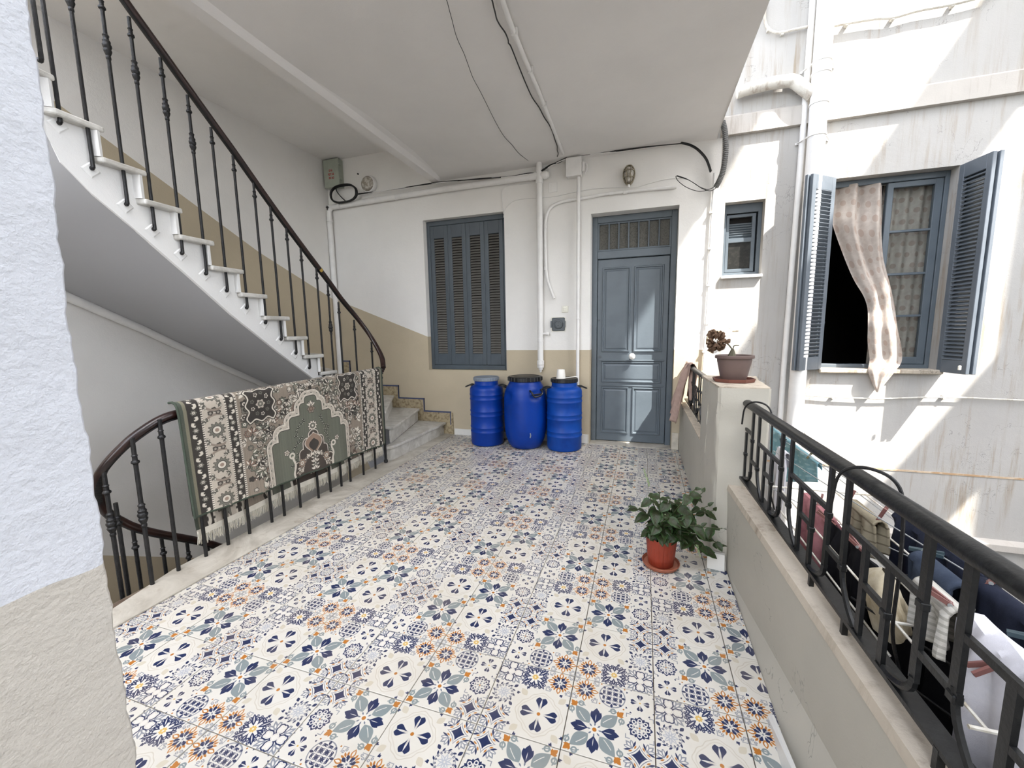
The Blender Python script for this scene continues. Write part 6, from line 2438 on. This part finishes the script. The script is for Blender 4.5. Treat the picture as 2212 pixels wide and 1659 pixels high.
drape('jumper', 'dark navy garment pegged along the far line of the rack', 'laundry', 1.20, .630, .30, .74, .32, .3, NAV, amp=.02, nf=3, seed=8, group=LAU, rad=.018, thick=.01)
drape('cardigan', 'dark navy garment draped over the rack end nearest the viewer', 'laundry', 1.12, .672, -.42, .20, .10, .25, NAV, amp=.02, nf=3, seed=18, group=LAU, rad=.02, thick=.01)
drape('jeans', 'blue denim trousers lying over the rack behind the striped jersey', 'laundry', 1.05, .664, .15, .32, .10, .20, JEA, amp=.016, nf=2, seed=9, group=LAU, rad=.024, thick=.014)
drape('jersey', 'grey and white striped jersey on the rack near the end bar', 'laundry', 0.955, .690, -.01, .125, .13, .12, STR, amp=.014, nf=2, seed=10, group=LAU, rad=.02, thick=.01, skew=-.25)
drape('t_shirt', 'large white garment hanging from the near end of the rack', 'laundry', 0.975, .685, -.42, -.015, .66, .55, WHI, amp=.018, nf=3, seed=11, group=LAU, rad=.026, thick=.012, front2=.52)
b = MB()


def hat(u, v):
    a = 2 * PI * u
    h = v
    r = .075 * math.sin(PI * min(1, .1 + .86 * h)) ** .7 * (1 + .10 * math.sin(3 * a + 4 * h) + .07 * math.sin(7 * a + 9 * h) + .03 * math.sin(17 * a + 5 * h))
    return (0.925 + .5 * r * math.cos(a) + .012 * math.sin(6 * h), .215 + 1.25 * r * math.sin(a), .475 + .19 * h)


b.grid(hat, 36, 20)
tag(b.build('fleece_cap', CRM, smooth=True), 'cream fleece cap hanging on the rack in front of the black garments', 'cap')

# clothes pegs
def peg(p, d, mat, label):
    t = thing('clothes_peg', label, 'peg', p, 'pegs on the laundry')
    b1 = MB()
    d = Vector(d).normalized()
    s_ = d.cross(Vector((0, 0, 1)))
    if s_.length < .01:
        s_ = Vector((0, 1, 0))
    s_.normalize()
    P0 = Vector(p)
    for sg in (-1, 1):
        b = MB()
        b.bar(P0 - d * .03 + s_ * sg * .003, P0 + d * .004 + s_ * sg * .005, .007, .010)
        b.bar(P0 + d * .004 + s_ * sg * .005, P0 + d * .045 + s_ * sg * .014, .006, .010)
        b.build('prong', mat, t)
    b = MB()
    b.tube([P0 + s_ * .010 + Vector((0, 0, .0)), P0 - s_ * .010], .005, 8)
    b.build('spring', M['wire'], t)
    return t


PL = [((.98, .86, .606), (.1, .5, 1), 'peg', 'pink-brown peg standing on the pink trousers'),
      ((.97, .735, .590), (-.6, .4, .5), 'peg', 'pink-brown peg at the corner where pink trousers meet black'),
      ((1.06, .80, .660), (.2, .1, 1), 'peg', 'pink-brown peg on the far side of the khaki cloth'),
      ((1.08, .61, .672), (.3, -.2, 1), 'peg', 'pink-brown peg on the near side of the khaki cloth'),
      ((.975, .50, .600), (-.5, .5, .6), 'peg', 'pink-brown peg tilted on the black garment'),
      ((1.20, .52, .660), (.5, -.4, .9), 'peg', 'pink-brown peg on the navy garment'),
      ((1.12, .17, .700), (.5, -.3, .9), 'peg', 'pink-brown peg standing above the blue denim'),
      ((1.06, .33, .690), (.8, -.5, .1), 'peg_teal', 'dark teal peg beside the blue denim'),
      ((.945, .01, .712), (-.6, .3, .4), 'peg', 'pink-brown peg on the striped jersey'),
      ((1.04, -.06, .702), (.8, -.5, .2), 'peg_teal', 'dark teal peg above the white garment'),
      ((1.09, -.13, .700), (.6, -.7, -.1), 'peg', 'pink-brown peg on the navy cloth nearest the viewer'),
      ((.945, -.13, .672), (-.7, .1, -.5), 'peg', 'pink-brown peg clipping the white garment front'),
      ((1.24, 1.74, .585), (.5, -.2, .9), 'peg_olive', 'olive peg on the pale teal cloth'),
      ((1.02, 1.50, .690), (0, .2, 1), 'peg_teal', 'dark teal peg above the small white garment')]
for (p, d, m_, l_) in PL:
    peg(p, d, M[m_], l_)

# ---------------------------------------------------------------- curtains in the open casement
CUR = cloth('dotted_curtain', S((196, 186, 176)), S((180, 168, 158)), dots=(S((178, 161, 149)), 19.0, 6.0), alpha=.25, wv=300)
CUR2 = cloth('dotted_net_curtain', S((172, 166, 156)), S((158, 150, 140)), dots=(S((148, 136, 127)), 17.0, 6.0), alpha=.2, wv=300)
Lp = [(2.005,3.840,2.764),(2.002,3.840,2.590)] + [(1.992,3.800,2.413),(2.099,3.800,2.108),(2.205,3.800,1.855)] + [(2.281,3.740,1.667),(2.321,3.740,1.541)] + [(2.314,3.690,1.397),(2.325,3.690,1.217),(2.352,3.690,1.059)] + [(2.329,3.650,0.948),(2.359,3.650,0.849),(2.405,3.650,0.740)]
Rp = [(2.389,3.830,2.723),(2.406,3.830,2.522)] + [(2.412,3.800,2.279),(2.432,3.800,2.083),(2.452,3.800,1.973)] + [(2.482,3.730,1.745),(2.525,3.730,1.569)] + [(2.542,3.680,1.348),(2.585,3.680,1.172),(2.597,3.680,1.038)] + [(2.541,3.645,0.952),(2.478,3.645,0.838),(2.418,3.645,0.732)]
LL, RR = smooth_path(Lp, 5), smooth_path(Rp, 5)


def curt(u, v):
    k = v * (len(LL) - 1)
    i = min(int(k), len(LL) - 2)
    f = k - i
    a, c_ = LL[i].lerp(LL[i + 1], f), RR[i].lerp(RR[i + 1], f)
    p = a.lerp(c_, u)
    w = (c_ - a).length
    fold = .10 * w * math.sin(2 * PI * (2.1 * u + .5 * v)) * (1 - .5 * v) + .03 * w * math.sin(2 * PI * 4.3 * u + 3 * v) * (1 - v)
    return (p.x, p.y + fold - .02 * math.sin(PI * u) * v, p.z)


b = MB()
b.grid(curt, 60, 70)
tag(b.build('curtain', CUR, smooth=True), 'pale dotted curtain blowing out of the open left half of the window', 'curtain')
b = MB()
b.grid(lambda u, v: (2.43 + .44 * u, 3.93 + .018 * math.sin(2 * PI * 4 * u + 1.5 * v) + .006 * math.sin(17 * u + 6 * v), 2.74 - 1.76 * v), 50, 20)
tag(b.build('curtain', CUR2, smooth=True), 'dotted net curtain hanging behind the closed right casement panes', 'curtain')
b = MB()
b.tube([(1.96, 3.90, 2.735), (2.88, 3.90, 2.735)], .006, 8)
tag(b.build('curtain_wire', M['wire']), 'thin curtain wire across the top of the open window', 'wire')
# things inside the dark room
kt = thing('kitchen_shelf', 'dark shelf with hooks in the room behind the open window', 'shelf', (2.15, 5.6, 1.4))
MB().cbox(1.9, 2.6, 5.5, 5.7, 1.42, 1.45, .004).build('board', M['socket'], kt)
for k in range(5):
    MB().cbox(1.95 + .13 * k, 1.98 + .13 * k, 5.47, 5.5, 1.36, 1.42, .004).build('hook', M['socket'], kt)
b = MB()
b.lathe([(.0, 0), (.16, 0), (.18, .02), (.17, .06), (.0, .07)], (2.28, 4.5, .82), 24)
tag(b.build('dish', M['cup'], smooth=True), 'pale round dish on the sill inside the dark room', 'dish')

# ---------------------------------------------------------------- door knob of the blue line etc.: cracks in plaster are left to the material
